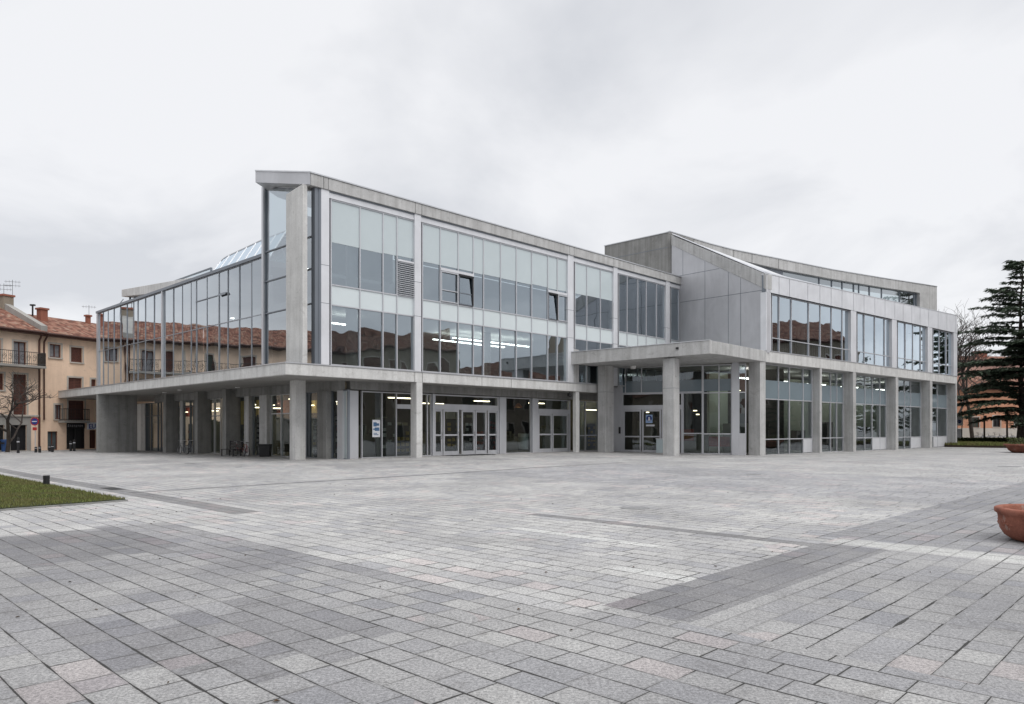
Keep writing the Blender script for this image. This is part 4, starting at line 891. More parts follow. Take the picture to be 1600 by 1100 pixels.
# house A: stone base, balcony, party parapet, chimney, aerials; house B: pipes, balcony, chimneys
m = MB(); opb = [(o[0], o[1], o[2], o[3]) for o in opA if o[3] < 2.8]; wall_open(m, H, aA0, H.a_of(48), -.04, -.3, H.zv(0, 0, 651), [(p, q, max(r, -.29), s) for p, q, r, s in opb], .05); m.build('stone_base', M['stone'], hA, fix=False)
m = MB(); m.fbox(H, aA0, H.a_of(62), -.14, -.0, H.zv(0, 0, 651), H.zv(0, 0, 651)+.12); m.build('string_course', M['trim'], hA)
def balcony(h, a0, a1, z, d=1.0, hh=.95, fancy=True, solid_end=False):
    m = MB(); m.fbox(H, a0, a1, -d, -.005, z-.16, z); o = m.build('balcony', M['stone'], h)
    m = MB(); a = a0+.05
    while a < a1:
        m.tube([H.P(a, -d+.04, z), H.P(a, -d+.04, z+hh)], .012, 4); a += .13
    for a in (a0+.03, a1-.03):
        b = -d+.04
        while b < -.05: m.tube([H.P(a, b, z), H.P(a, b, z+hh)], .012, 4); b += .13
    for zz in (z+hh, z+.1): m.tube([H.P(a0+.03, -.03, zz), H.P(a0+.03, -d+.04, zz), H.P(a1-.03, -d+.04, zz), H.P(a1-.03, -.03, zz)], .025, 5)
    if fancy:
        a = a0+.4; i = 0
        while a < a1-.3:
            pts = [H.P(a+.16*math.cos(t)*(1-t/14), -d+.03, z+.5+.26*math.sin(t)*(1-t/14)) for t in [k*.7 for k in range(14)]]
            m.tube(pts, .014, 4); a += .42; i += 1
    if solid_end: m.fbox(H, a1-.06, a1-.02, -d+.03, -.02, z+.02, z+hh)
    m.build('railing', M['iron'], o); return o
balcony(hA, aA0+3, H.a_of(72.5, -1.0), H.zv(H.a_of(50), 0, 572.5), solid_end=True)
zb2 = H.zv(H.a_of(118), 0, 657.5); balcony(hB, H.a_of(101, -.8), H.a_of(141, -.8), zb2, .8, .9, False)
for u, hh in ((61.2, hA), (69.0, hB)):
    a = H.a_of(u, -.12); m = MB(); ze = (zeA if hh is hA else zeB)
    m.tube([H.P(a, -.6, ze-.25), H.P(a, -.15, ze-.75), H.P(a, -.12, ze-1.2), H.P(a, -.12, .0 if hh is hA else 2.3)], .065, 7); m.build('drainpipe', M['pipe'], hh)
m = MB(); s = 1.95/4.5
m.hexa([H.P(aS-.28, -.5, zeA-.5*s+.05), H.P(aS+.2, -.5, zeA-.5*s+.05), H.P(aS+.2, 4.6, zeA+4.6*s+.05), H.P(aS-.28, 4.6, zeA+4.6*s+.05), H.P(aS-.28, -.5, zeA-.5*s+.55), H.P(aS+.2, -.5, zeA-.5*s+.55), H.P(aS+.2, 4.6, zeA+4.6*s+.55), H.P(aS-.28, 4.6, zeA+4.6*s+.55)])
m.build('party_parapet', M['stone'], hA)
def chimney(h, a, b, z0, w, hgt, mat, cap='brick'):
    m = MB(); m.fbox(H, a-w/2, a+w/2, b-w/2, b+w/2, z0-.8, z0+hgt); o = m.build('chimney', M[mat], h)
    m = MB(); m.fbox(H, a-w/2-.08, a+w/2+.08, b-w/2-.08, b+w/2+.08, z0+hgt, z0+hgt+.14); m.build('cap', M[cap], o); return o
chimney(hA, H.a_of(9, 4.4), 4.4, zeA+1.9, .75, 1.0, 'ochre3'); chimney(hB, H.a_of(66, 3.2), 3.2, zeB+1.4, .55, .75, 'brick'); chimney(hB, H.a_of(137.5, 4.2), 4.2, zeB+1.8, .3, .5, 'brick')
m = MB(); c = H.P(H.a_of(51, 4), 4, zeB+1.7); m.tube([c, c+Vector((0, 0, .8))], .07, 6); m.box(c+Vector((0, 0, .85)), (.35, .2, .12)); m.build('vent_pipe', M['iron'], hB)
def aerial(h, u, b, z, hgt, n):
    c = H.P(H.a_of(u, b), b, z); m = MB(); m.tube([c, c+Vector((0, 0, hgt))], .018, 4)
    for k in range(n):
        zz = hgt-.15-k*.3; m.tube([c+Vector((-.5, -.2, zz)), c+Vector((.5, .2, zz))], .012, 4)
        for j in range(5): q = -.4+j*.2; m.tube([c+Vector((q, q*.4, zz-.12)), c+Vector((q, q*.4, zz+.12))], .008, 3)
    m.build('aerial', M['iron'], h)
aerial(hA, 6, 4.4, zeA+1.9, 2.0, 2); aerial(hA, 19.5, 4.4, zeA+1.9, 2.4, 2); aerial(hB, 139, 4.2, zeB+2.2, 1.1, 1)
# shop sign over the shutter: only blurred marks can be read
m = MB(); z = H.zv(H.a_of(118), 0, 665); a0, a1 = H.a_of(104), H.a_of(132); m.fbox(H, a0, a1, -.03, -.002, z-.22, z+.2); so_ = m.build('shop_sign', M['dark'], hB)
m = MB()
for k in range(8): p = a0+.08+(a1-a0-.2)*k/8; m.fbox(H, p, p+(a1-a0)*.07, -.04, -.031, z-.1+(.03 if k % 2 else 0), z+(.1 if k == 0 else .06))
m.build('lettering', M['curtain'], so_)
def text(s, size, fr, a, b, z, mat, parent, name='lettering', ext=.01):
    cu = bpy.data.curves.new('txt', 'FONT'); cu.body = s; cu.size = size; cu.extrude = ext; cu.offset = size*.02; cu.resolution_u = 4
    tmp = bpy.data.objects.new('txt', cu); COL.objects.link(tmp); bpy.context.view_layer.update()
    me = bpy.data.meshes.new_from_object(tmp); bpy.data.objects.remove(tmp); bpy.data.curves.remove(cu)
    m = MB(); m.v = [fr.P(a+v.co.x, b-v.co.z, z+v.co.y) for v in me.vertices]; m.f = [list(p.vertices) for p in me.polygons]; m.m = [0]*len(m.f)
    return m.build(name, mat, parent)
M['blue'] = plain('sign_blue', (.02, .05, .25), .4, .1); M['signw'] = plain('sign_white', (.75, .76, .80), .4, .08)
m = MB(); a0, a1 = H.a_of(136.5, -.5), H.a_of(150, -.5); z0, z1 = H.zv(a0, -.5, 671), H.zv(a0, -.5, 660); m.fbox(H, a0, a1, -.56, -.44, z0, z1)
sg = m.build('hanging_sign', M['signw'], hB); text('EU', .50, H, a0+.06, -.565, z0+.09, M['blue'], sg)
m = MB(); m.fbox(H, a0+.06, a0+.5, -.58, -.561, z0+.02, z0+.05); m.build('bracket', M['blue'], sg)
# houses the glass walls mirror: right-hand side of the square
D = Fr(59, 66, 197.0); M['tileD'] = tiles('roof_tiles_far', 197, .55)
cs = [(.5, 13, 12.3, 'ochre3', 'shutter', 'tall ochre house with brown shutters, nearest the cedar on the right side of the square'), (13.2, 30, 7.4, 'ochre3', 'green', 'low dull ochre house with green shutters on the right side of the square'), (30.2, 56, 11.5, 'ochre3', 'shutter', 'long tall ochre house with brown shutters on the right side of the square')]
for a0, a1, ze, wm, kd, lb in cs:
    ops = []; nfl = 3 if ze > 9 else 2
    a = a0+1.4
    while a < a1-2:
        for f_ in range(nfl): z = .1 if f_ == 0 else f_*ze/nfl+.5; ops.append((a, a+1.1, z, z+(2.3 if f_ == 0 else 1.6), 'dark' if f_ == 0 else kd))
        a += 2.9
    house(D, a0, a1, ze, 10, 2.6, lb, wm, ops, tile='tileD', group='houses on the right side of the square')
# houses closing the square behind the viewpoint, mirrored in the entrance glass
G = Fr(12, -30, 270); M['tileG'] = tiles('roof_tiles_near', 270, .55)
for a0, a1, ze, wm, kd, lb in ((0, 22, 7.5, 'ochre3', 'green', 'shortest ochre house with green shutters, closing the square opposite the library entrance'), (22.2, 48, 9.5, 'stone', 'shutter', 'grey house with brown shutters closing the square opposite the library'), (48.2, 75, 8, 'ochre3', 'green', 'dull ochre house with green shutters closing the square opposite the long glass side')):
    ops = []; a = a0+1.4
    while a < a1-2:
        for z, q, k_ in ((.1, 2.3, 'dark'), (ze*.55, 1.6, kd)): ops.append((a, a+1.1, z, z+q, k_))
        a += 3.1
    house(G, a0, a1, ze, 10, 2.4, lb, wm, ops, tile='tileG', group='houses behind the viewpoint')
# orange house behind the cedar on the right, and the pink one behind it
O1 = Fr((1490-800)/FPX*98, 98, 80); M['tileO'] = tiles('roof_tiles_orange', 80)
def ow(u0, v0, u1, v1, kd): a0, a1 = O1.a_of(u0), O1.a_of(u1); return (a0, a1, O1.zv(a0, 0, v1), O1.zv(a0, 0, v0), kd)
zo = O1.zv(O1.a_of(1510), 0, 605)
hO = house(O1, -6, 22, zo, 9, 1.6, 'bright orange house with pale plinth and tiled roof behind the cedar', 'orange', [ow(1518.5, 652, 1530, 668, 'green'), ow(1551.5, 650, 1563, 667, 'dark'), ow(1585, 650, 1597, 667, 'green')], tile='tileO')
m = MB(); m.fbox(O1, -6, 22, -.06, -.001, -.3, 1.75); m.build('plinth', M['trim'], hO)
O2 = Fr((1440-800)/FPX*112, 112, 82); zo2 = O2.zv(O2.a_of(1530), 0, 563)
hP = house(O2, 0, 34, zo2, 9, 1.0, 'taller pale pink house with reddish chimney showing above the orange house', 'pinkw', [(6, 7.4, 6, 8, 'green'), (10, 11.4, 6, 8, 'green')], tile='tileO')
m = MB(); a = O2.a_of(1531, 3); m.fbox(O2, a-.9, a+.9, 2.5, 3.5, zo2-.5, zo2+1.5); ch = m.build('chimney', M['brick'], hP)
m = MB(); m.fbox(O2, a-1.0, a+1.0, 2.4, 3.6, zo2+1.5, zo2+1.75); m.build('cap', M['brick'], ch)

# ------------------------------------------------------------------ planting
M['bark'] = plain('bark', (.07, .055, .045), .9, .5, 4, bump=.4); M['twig'] = plain('twig', (.075, .062, .055), .9, .4, 4)
def leafmat(name, c, var=.5, tr=.15, patch=None):
    t = T(name); g = t.n('ShaderNodeNewGeometry'); r = t.ramp(g.outputs['Random Per Island'], [(0, tuple(x*(1-var) for x in c)), (1, tuple(x*(1+var) for x in c))])
    if patch: r = t.mix(t.math('MULTIPLY', t.ramp(t.noise(t.pos(), .9, 5, .7), [(.38, (0, 0, 0)), (.62, (1, 1, 1))]), .75), r, patch)
    b = t.n('ShaderNodeBsdfPrincipled', ins={'Roughness': .7, 'Specular IOR Level': .2}); t.l(r, b.inputs['Base Color'])
    d = t.n('ShaderNodeBsdfTranslucent'); t.l(r, d.inputs[0]); m = t.n('ShaderNodeMixShader', ins={0: tr}); t.l(b.outputs[0], m.inputs[1]); t.l(d.outputs[0], m.inputs[2]); t.l(m.outputs[0], t.out.inputs[0]); return t.m
M['needle'] = leafmat('cedar_needles', (.068, .092, .062)); M['grass'] = leafmat('grass_blades', (.165, .195, .06), .65, .35, (.19, .16, .075)); M['shrub'] = leafmat('shrub_leaves', (.06, .075, .028), .6)
M['soil'] = plain('soil', (.06, .045, .03), .95, .4, 8)
def cedar(x, y, hgt, seed, label, maxr, z0=1.5):
    rd = random.Random(seed); base = Vector((x, y, gz(x, y)))
    t = empty('cedar_tree', base, label, 'tree')
    tr = MB(); tr.tube([base+Vector((0, 0, -.3))]+[base+Vector((rd.uniform(-.12, .12), rd.uniform(-.12, .12), hgt*k/8)) for k in range(9)], [.62, .5, .45, .4, .34, .28, .22, .15, .09, .02], 9)
    cr = MB()
    h = z0+1.0
    while h < hgt-.3:
        f = (h-z0)/(hgt-z0)
        for _ in range(6 if f < .45 else 3):
            az = rd.uniform(0, 6.283); L = maxr*(1-f)**.75*rd.choice((.55, .75, .95, 1.12))+.5
            if f < .12: L *= .75
            up = .10+.35*f; n = max(5, int(L/.45)); pts = []
            for k in range(n+1):
                s = k/n; pts.append(base+Vector((math.cos(az)*L*s, math.sin(az)*L*s, h+L*(up*s-.28*s*s*(1.0-.4*f))+rd.uniform(-.05, .05))))
            tr.tube(pts, [.13*(1-f*.6)*(1-k/n)+.015 for k in range(n+1)], 4, False)
            px, py = -math.sin(az), math.cos(az)
            for k in range(1, n+1):
                s = k/n; wid = (.22+1.25*math.sin(min(1, s*1.15)*math.pi)**.8*(L/maxr+.25))*(.9 if s < .95 else .35)
                c0 = pts[k]
                for side in (-1, 1):
                    m_ = max(2, int(wid/.22))
                    for j in range(m_):
                        if rd.random() < .2: continue
                        d = side*wid*(j+rd.random())/m_; c = c0+Vector((px*d, py*d, -.10*abs(d)+rd.uniform(-.08, .05)))+Vector((math.cos(az), math.sin(az), 0))*abs(d)*.45
                        for q in range(6):
                            a2 = az+side*rd.uniform(.2, 1.3); l = rd.uniform(.25, .55); wv = rd.uniform(.07, .14)
                            e = Vector((math.cos(a2), math.sin(a2), rd.uniform(-.55, .12))); nn = Vector((-math.sin(a2), math.cos(a2), rd.uniform(-.6, .6)))
                            o = c+Vector((rd.uniform(-.2, .2), rd.uniform(-.2, .2), rd.uniform(-.1, .1)))
                            cr.poly([o-nn*wv, o+e*l, o+nn*wv])
        h += rd.uniform(.40, .72)*(1.15-.3*f)
    tr.build('trunk', M['bark'], t, smooth=True); cr.build('crown', M['needle'], t, fix=False); return t
cy = 76.0; cx = (1596-800)/FPX*cy; chh = (HOR-404)*cy/FPX+EYE
big_cedar = cedar(cx, cy, chh, 11, 'big dark green cedar with drooping layered branches at the right edge', 8.3, 2.0)
def bare_tree(x, y, hgt, seed, label, spread=.55, r0=.16, levels=5, trunk=.3, name='bare_tree', group=None, kids=(2, 3)):
    rd = random.Random(seed); base = Vector((x, y, gz(x, y))); t = empty(name, base, label, 'tree', group)
    tr, cr = MB(), MB()
    def grow(p, d, L, r, lv, mb):
        n = 3; pts = [p]; q = p.copy(); dd = d.copy()
        for k in range(n):
            dd = (dd+Vector((rd.gauss(0, .13), rd.gauss(0, .13), rd.gauss(.02, .09)))).normalized(); q = q+dd*L/n; pts.append(q.copy())
        mb.tube(pts, [r*(1-.35*k/n) for k in range(n+1)], 6 if lv == levels else (4 if lv > 2 else 3), False)
        if lv == 0: return
        for k in range(rd.randint(*kids)+(1 if lv < 3 else 0)):
            f = rd.choice((1, 1, .7, .45)); o = pts[-1] if f == 1 else pts[max(1, int(n*f))]
            a = rd.uniform(0, 6.283); e = Vector((math.cos(a), math.sin(a), rd.uniform(-.1, .7)))
            grow(o, (dd*(1-spread)+e*spread).normalized(), L*rd.uniform(.62, .85), r*.62, lv-1, cr)
    grow(base-Vector((0, 0, .2)), Vector((rd.uniform(-.06, .06), 0, 1)), hgt*trunk, r0, levels, tr)
    tr.build('trunk', M['bark'], t, smooth=True); cr.build('crown', M['twig'], t, fix=False); return t
p = gpt(11, 706.5); bare_tree(p.x, p.y, 7.6, 4, 'small leafless pollarded tree in front of the cream house', .68, .15, 5, .32)
bare_tree((1492-800)/FPX*92, 92, 28, 21, 'tall leafless tree rising behind the right end of the library', .5, .34, 6, .24, kids=(2, 4))
bare_tree((1520-800)/FPX*96, 96, 25, 34, 'thin leafless tree behind the cedar branches', .55, .28, 6, .27)
for (x, y, sc, lb) in ((57, 57, .42, 'young dark cedar in front of the tall ochre house by the big cedar'), (60, 49, .36, 'smallest young cedar on the right side of the square'), (73, 67, .55, 'cedar nearest the big one in the group beyond the tall ochre house'), (80, 73, .62, 'tallest cedar of the group beyond the tall ochre house'), (88, 80, .58, 'cedar at the far end of the group beyond the tall ochre house'), (84, 66, .5, 'cedar at the back of the group beyond the tall ochre house')):
    c = copy_tree(big_cedar); c.location = (x, y, 0); c.scale = (sc, sc, sc); c.rotation_euler = (0, 0, sc*9); c['label'] = lb
# lawn at the left: ground sheet plus blades
def blades(name, inside, bbox, n, hgt, mat, label, z_of, seed=1):
    rd = random.Random(seed); b = MB(); k = 0
    while k < n:
        x, y = rd.uniform(bbox[0], bbox[1]), rd.uniform(bbox[2], bbox[3])
        if not inside(x, y): continue
        k += 1; z = z_of(x, y); a = rd.uniform(0, 6.283); h = hgt*rd.uniform(.45, 1.1); w = hgt*.16; l = rd.gauss(0, .35)*h
        b.poly([(x-math.cos(a)*w, y-math.sin(a)*w, z), (x+math.cos(a)*w, y+math.sin(a)*w, z), (x+l*math.sin(a), y-l*math.cos(a), z+h)])
    return tag(b.build(name, mat, fix=False), label, 'grass', kind='stuff')
LQ = [F for _ in ()]
PQ = lambda p, q: (p*eF[0]+q*eL[0], p*eF[1]+q*eL[1])
p1 = gpt(196, 783); pl = p1.x*eF[0]+p1.y*eF[1]; ql = p1.x*eL[0]+p1.y*eL[1]
pb = gpt(0, 798); plow = pb.x*eF[0]+pb.y*eF[1]-.02
lawn_pts = [PQ(plow-30, ql-.25), PQ(plow, ql-.25), PQ(pl, ql), PQ(pl, ql+34), PQ(plow-30, ql+34)]
def inpoly(x, y, P):
    c = False; n = len(P)
    for i in range(n):
        (x1, y1), (x2, y2) = P[i], P[i-1]
        if (y1 > y) != (y2 > y) and x < (x2-x1)*(y-y1)/(y2-y1)+x1: c = not c
    return c
LP = [PQ(plow-26, ql), PQ(plow+.0, ql-.2), PQ(pl, ql), PQ(pl, ql+32), PQ(plow-26, ql+32)]
# front edge runs from the corner towards the lower left
LP = [PQ(pl, ql), PQ(plow, ql-.3), PQ(plow-9, ql-1.2), PQ(plow-9, ql+30), PQ(pl, ql+30)]
m = MB(); m.prism(LP, -.1, .05); tag(m.build('lawn', plain('lawn_soil', (.035, .045, .014), .95, .5, 6)), kind='structure')
m = MB()
for i in (0, 4):
    P0, P1 = Vector((*LP[i], 0)), Vector((*LP[(i+1) % 5], 0)); d = (P1-P0).normalized(); nrm = Vector((-d.y, d.x, 0))*.05
    m.hexa([P0-nrm+Vector((0, 0, -.1)), P1-nrm+Vector((0, 0, -.1)), P1+nrm+Vector((0, 0, -.1)), P0+nrm+Vector((0, 0, -.1)), P0-nrm+Vector((0, 0, .035)), P1-nrm+Vector((0, 0, .035)), P1+nrm+Vector((0, 0, .035)), P0+nrm+Vector((0, 0, .035))])
tag(m.build('lawn_kerb', M['concD']), kind='structure')
def lawn_in(x, y): return inpoly(x, y, LP) and x > -18 and y < 27
blades('grass', lawn_in, (-19, -4, 8, 30), 70000, .065, M['grass'], 'short green grass on the lawn at the left edge', lambda x, y: .045, 3)
# lawn and ground cover at the far right
gA, gB = gpt(1480, 698.5), gpt(1720, 702)
LR2 = [(gA.x, gA.y), (gB.x, gB.y), (gB.x+20, 88), (gA.x, 88)]
m = MB(); m.prism(LR2, -.3, .10); tag(m.build('lawn', M['soil']), kind='structure')
blades('grass', lambda x, y: inpoly(x, y, LR2), (gA.x, gB.x, gA.y-6, 80), 16000, .3, M['grass'], 'strip of rough green grass in front of the orange house', lambda x, y: .08, 5)
def hedge(u0, u1, y, h, n, seed):
    rd = random.Random(seed); b = MB(); x0, x1 = (u0-800)/FPX*y, (u1-800)/FPX*y
    for _ in range(n):
        c = Vector((rd.uniform(x0, x1), y+rd.uniform(-.5, .5), .1+h*rd.random()**.7)); a = rd.uniform(0, 6.28); e = Vector((math.cos(a), math.sin(a), rd.uniform(-.3, .9)))*.16; q = Vector((-e.y, e.x, rd.uniform(-.1, .1)))*.4
        b.poly([c-q, c+e, c+q])
    return b
tag(hedge(1494, 1660, 77.5, .55, 9000, 2).build('hedge', M['shrub'], fix=False), 'low ragged hedge behind the grass strip on the right', 'hedge', kind='stuff')

# ------------------------------------------------------------------ street furniture
t = T('terracotta'); p_ = t.obj(); tb = t.ramp(t.noise(p_, 2.2, 6, .65, .6), [(.3, (.15, .06, .045)), (.5, (.27, .105, .072)), (.72, (.33, .15, .11))]); tb = t.mix(t.math('MULTIPLY', t.math('GREATER_THAN', t.noise(t.stretch(p_, (1, 1, .5)), 6, 6, .75), .60), .45), tb, (.38, .31, .27)); tb = t.mix(.5, tb, t.ramp(t.noise(p_, 45, 3), [(.35, (.75, .75, .75)), (.6, (1.05, 1.05, 1.05))]), 'MULTIPLY'); M['terra'] = t.bsdf(tb, .9, 0, t.bump(t.noise(p_, 30, 4), .4, .01), .2)
def bowl(x, y, z, r, h, label):
    t = empty('planter_bowl', (x, y, z), label, 'planter', None)
    m = MB(); m.lathe((x, y, z), [(.0, 0), (r*.62, 0), (r*.74, h*.05), (r*.86, h*.17), (r*.94, h*.36), (r*.965, h*.6), (r*.975, h*.74), (r*.985, h*.80), (r*1.04, h*.86), (r*1.04, h*.97), (r*1.0, h), (r*.93, h), (r*.90, h*.95), (r*.88, h*.7)], 56)
    for k in range(10):
        a = 2*math.pi*k/10
        for da, dz, s in ((0, .0, .035), (.06, .05, .025), (-.06, .04, .035), (.11, -.01, .03), (-.11, 0, .03)):
            c = Vector((x+math.cos(a+da)*r*.93, y+math.sin(a+da)*r*.93, z+h*.52+dz)); m.lathe(c, [(0, -s), (s*.8, -s*.5), (s, 0), (s*.8, s*.5), (0, s)], 8)
    m.build('bowl', M['terra'], t, smooth=True)
    m = MB(); m.lathe((x, y, z), [(0, h*.76), (r*.5, h*.78), (r*.89, h*.72)], 24); m.build('soil', M['soil'], t, smooth=True)
    return t
py = 10.35; bx_ = (1644-800)/FPX*py; rr = (1644-1568)/FPX*py/1.04; bowl(bx_, py, 0, rr, .475, 'empty round terracotta planter bowl in the right foreground')
# second planter far right, oval, planted
c = gpt(1612, 707.5); t = empty('planter_bowl', c, 'terracotta planter full of low green plants, farther off at the right edge', 'planter')
m = MB(); rr2 = 36/FPX*c.y; hh = .62; m.lathe(c, [(0, 0), (rr2*.7, 0), (rr2*.85, hh*.3), (rr2*.95, hh*.8), (rr2*1.03, hh*.85), (rr2*1.03, hh), (rr2*.92, hh), (rr2*.9, hh*.8), (0, hh*.8)], 32); m.build('bowl', M['terra'], t, smooth=True)
rd = random.Random(5); m = MB()
for _ in range(1500):
    a, r_ = rd.uniform(0, 6.28), rr2*.95*math.sqrt(rd.random()); q = c+Vector((math.cos(a)*r_, math.sin(a)*r_, hh*.8+rd.random()*.55)); e = Vector((rd.uniform(-1, 1), rd.uniform(-1, 1), rd.uniform(0, 1.2)))*.10; n_ = Vector((-e.y, e.x, 0))*.5; m.poly([q-n_, q+e, q+n_])
m.build('plants', M['shrub'], t, fix=False)
# lamp bollard by the lawn
p = gpt(72.5, 760.3); t = empty('lamp_bollard', p, 'short black lamp bollard standing by the edge of the left lawn', 'bollard')
k = p.y/FPX; m = MB(); m.lathe(p, [(0, 0), (4.6*k, 0), (4.6*k, 10.5*k), (4.2*k, 10.7*k), (4.2*k, 12*k), (4.7*k, 12.2*k), (4.7*k, 17*k), (4.3*k, 17.6*k), (0, 17.8*k)], 18); m.build('post', M['black'], t, smooth=False)
m = MB(); m.lathe(p, [(4.3*k, 10.8*k), (4.3*k, 11.9*k)], 18); m.build('lens', M['rubber'], t)
# bollards along the street
bl = [(28.4, 708, 24.5, 'tallest black bollard, directly before the dark garage opening'), (56, 707, 9, 'short black bollard, left one of the close pair under the drainpipes'), (62, 707.2, 10, 'short black bollard, right one of the close pair under the drainpipes'),
      (77.5, 705.6, 10, 'black bollard just left of the street door of the ochre house'), (82, 706.3, 12, 'black bollard before the street door of the ochre house'), (110.5, 704.8, 16, 'black bollard before the left half of the shop shutter'), (116, 704.8, 18, 'black bollard before the middle of the shop shutter')]
src = None
for u, v, hpx, lb in bl:
    p = gpt(u, v); hgt = hpx/FPX*p.y
    if src is None:
        t = empty('bollard', p, lb, 'bollard', 'black bollards along the street'); m = MB(); m.lathe(p, [(0, -.2), (.085, -.2), (.085, .88), (.07, .90), (.07, .94), (.095, .96), (.085, 1.0), (.05, 1.04), (0, 1.05)], 14); m.build('post', M['black'], t)
        m = MB(); m.lathe(p, [(.088, .72), (.088, .80)], 14); m.build('band', M['alu'], t); src = t
    else: t = copy_tree(src); t['label'] = lb
    t.location = p; t.scale = (1, 1, hgt/1.05)
# bins on the street
p = gpt(7.5, 705.5); t = empty('litter_bin', p, 'blue bin against the pale pillar at the far left', 'bin'); m = MB(); m.lathe(p, [(0, 0), (.2, 0), (.24, .75), (.27, .78), (.25, .85), (0, .88)], 14); m.build('body', plain('blue_plastic', (.03, .08, .22), .5, .2), t)
m = MB(); m.box(p+Vector((0, -.25, .6)), (.28, .04, .12)); m.build('slot', M['black'], t)
p = gpt(54, 703.4); t = empty('litter_bin', p, 'dark box-shaped bin beside the garage opening', 'bin'); m = MB(); m.box(p+Vector((0, 0, .27)), (.26, .26, .5), .4); m.build('body', M['black'], t); m = MB(); m.box(p+Vector((0, 0, .55)), (.3, .3, .06), .4); m.build('lid', M['aluD'], t)
# traffic sign on the facade line
p = gpt(55, 705); t = empty('traffic_sign', p, 'small round blue and red traffic sign with a red plate below, before the cream house', 'sign')
m = MB(); m.tube([p, p+Vector((0, 0, 2.6))], .03, 6); m.build('pole', M['alu'], t)
def disc(c, r, d, nrm, n=18):
    m = MB(); nrm = Vector(nrm).normalized(); m.tube([Vector(c), Vector(c)+nrm*d], r, n); return m
c = p+Vector((0, -.05, 2.15)); disc(c, .30, .02, (0, -1, 0)).build('rim', plain('sign_red', (.45, .03, .03), .4, .1), t); disc(c+Vector((0, -.021, 0)), .23, .01, (0, -1, 0)).build('face', M['blue'], t); m = MB()
m.box(c+Vector((0, -.045, 0)), (.36, .01, .06)); m.build('bar', M['signw'], t); m = MB(); m.box(p+Vector((0, -.05, 1.62)), (.3, .02, .22)); m.build('plate', plain('sign_red', (.45, .03, .03), .4, .1), t)
# bicycles
M['bred'] = plain('red_paint', (.22, .03, .03), .35, .2); M['bgrey'] = plain('grey_paint', (.12, .12, .13), .35, .2)
def bicycle(paint):
    t = empty('bicycle', (0, 0, 0), 'x', 'bicycle')
    def ring(c, r, rad, n=20, k=5):
        m = MB(); pts = [Vector((c[0]+r*math.cos(2*math.pi*i/n), 0, c[2]+r*math.sin(2*math.pi*i/n))) for i in range(n+1)]; m.tube(pts, rad, k, False); return m
    for cx_ in (-.52, .52):
        w = ring((cx_, 0, .34), .325, .022).build('wheel', M['rubber'], t)
        s = ring((cx_, 0, .34), .30, .010)
        for i in range(12): a = math.pi*2*i/12; s.tube([(cx_, 0, .34), (cx_+.3*math.cos(a), 0, .34+.3*math.sin(a))], .003, 3, False)
        s.build('rim', M['flash'], w)
    m = MB(); bb, st, hd, hd2, ra, fa = (-.08, 0, .30), (-.22, 0, .80), (.36, 0, .84), (.39, 0, .70), (-.52, 0, .34), (.52, 0, .34)
    for a, b in ((bb, st), (bb, hd2), (st, hd), (bb, ra), (st, ra), (hd, hd2), (hd2, fa)): m.tube([a, b], .018, 6)
    m.build('frame', paint, t)
    m = MB(); m.tube([hd, (.34, 0, 1.0)], .014, 5); m.tube([(.20, -.28, 1.02), (.32, -.18, 1.03), (.34, 0, 1.0), (.32, .18, 1.03), (.20, .28, 1.02)], .013, 5); m.build('handlebar', M['flash'], t)
    m = MB(); m.tube([st, (-.25, 0, .92)], .014, 5); m.hexa([(-.38, -.08, .92), (-.12, -.03, .93), (-.12, .03, .93), (-.38, .08, .92), (-.38, -.09, .97), (-.10, -.02, .96), (-.10, .02, .96), (-.38, .09, .97)]); m.build('saddle', M['black'], t)
    m = MB(); m.tube([(bb[0], -.09, .30), (bb[0], .09, .30)], .05, 8); m.tube([(bb[0], -.09, .3), (bb[0]+.12, -.09, .2)], .012, 4); m.tube([(bb[0], .09, .3), (bb[0]-.12, .09, .4)], .012, 4); m.build('crank', M['aluD'], t)
    return t
def put(t, u, v, rz, lb, gr, sc=1):
    p = gpt(u, v); t.location = p; t.rotation_euler = (0, 0, R(rz)); t.scale = (sc, sc, sc); t['label'] = lb; t['group'] = gr
ang = 90-44.12+90                                       # along the long side
b1 = bicycle(M['bgrey']); put(b1, 286, 709.6, ang+6, 'dark bicycle leaning before the magazine window, nearer the left pier', 'bicycles under the library canopy', .8)
b2 = copy_tree(b1); put(b2, 297, 709.4, ang-4, 'dark bicycle parked close to the second pier, right of another bicycle', 'bicycles under the library canopy', .8)
b3 = bicycle(M['bred']); put(b3, 374, 712.6, ang+4, 'reddish bicycle parked next to the dark bench', 'bicycles under the library canopy', .8)
b4 = copy_tree(b3); put(b4, 384, 713, ang-10, 'reddish bicycle standing between the bench and the black bin', 'bicycles under the library canopy', .8)
for o in (b3, b4):
    pass
for i, (u, v, rz, lb) in enumerate(((1531, 690, 15, 'leftmost of the bicycles racked before the orange house'), (1541, 690, 25, 'second bicycle from the left in the rack before the orange house'), (1557, 690, 10, 'bicycle at the middle of the rack before the orange house, below the barred window'), (1577, 690, 20, 'bicycle nearest the cedar trunk in the rack before the orange house'))):
    c = copy_tree(b1); y = 86.0; c.location = ((u-800)/FPX*y, y, .12); c.rotation_euler = (0, 0, R(rz)); c.scale = (1.1, 1.1, 1.1); c['label'] = lb; c['group'] = 'bicycles before the orange house'
y = 85.4; x0, x1 = (1524-800)/FPX*y, (1590-800)/FPX*y; t = empty('bike_rack', ((x0+x1)/2, y, .1), 'long low metal bike rack before the orange house', 'bike rack')
m = MB(); m.tube([(x0, y, .1), (x0, y, .75), (x1, y, .75), (x1, y, .1)], .03, 6); m.build('rail', M['aluD'], t); m = MB()
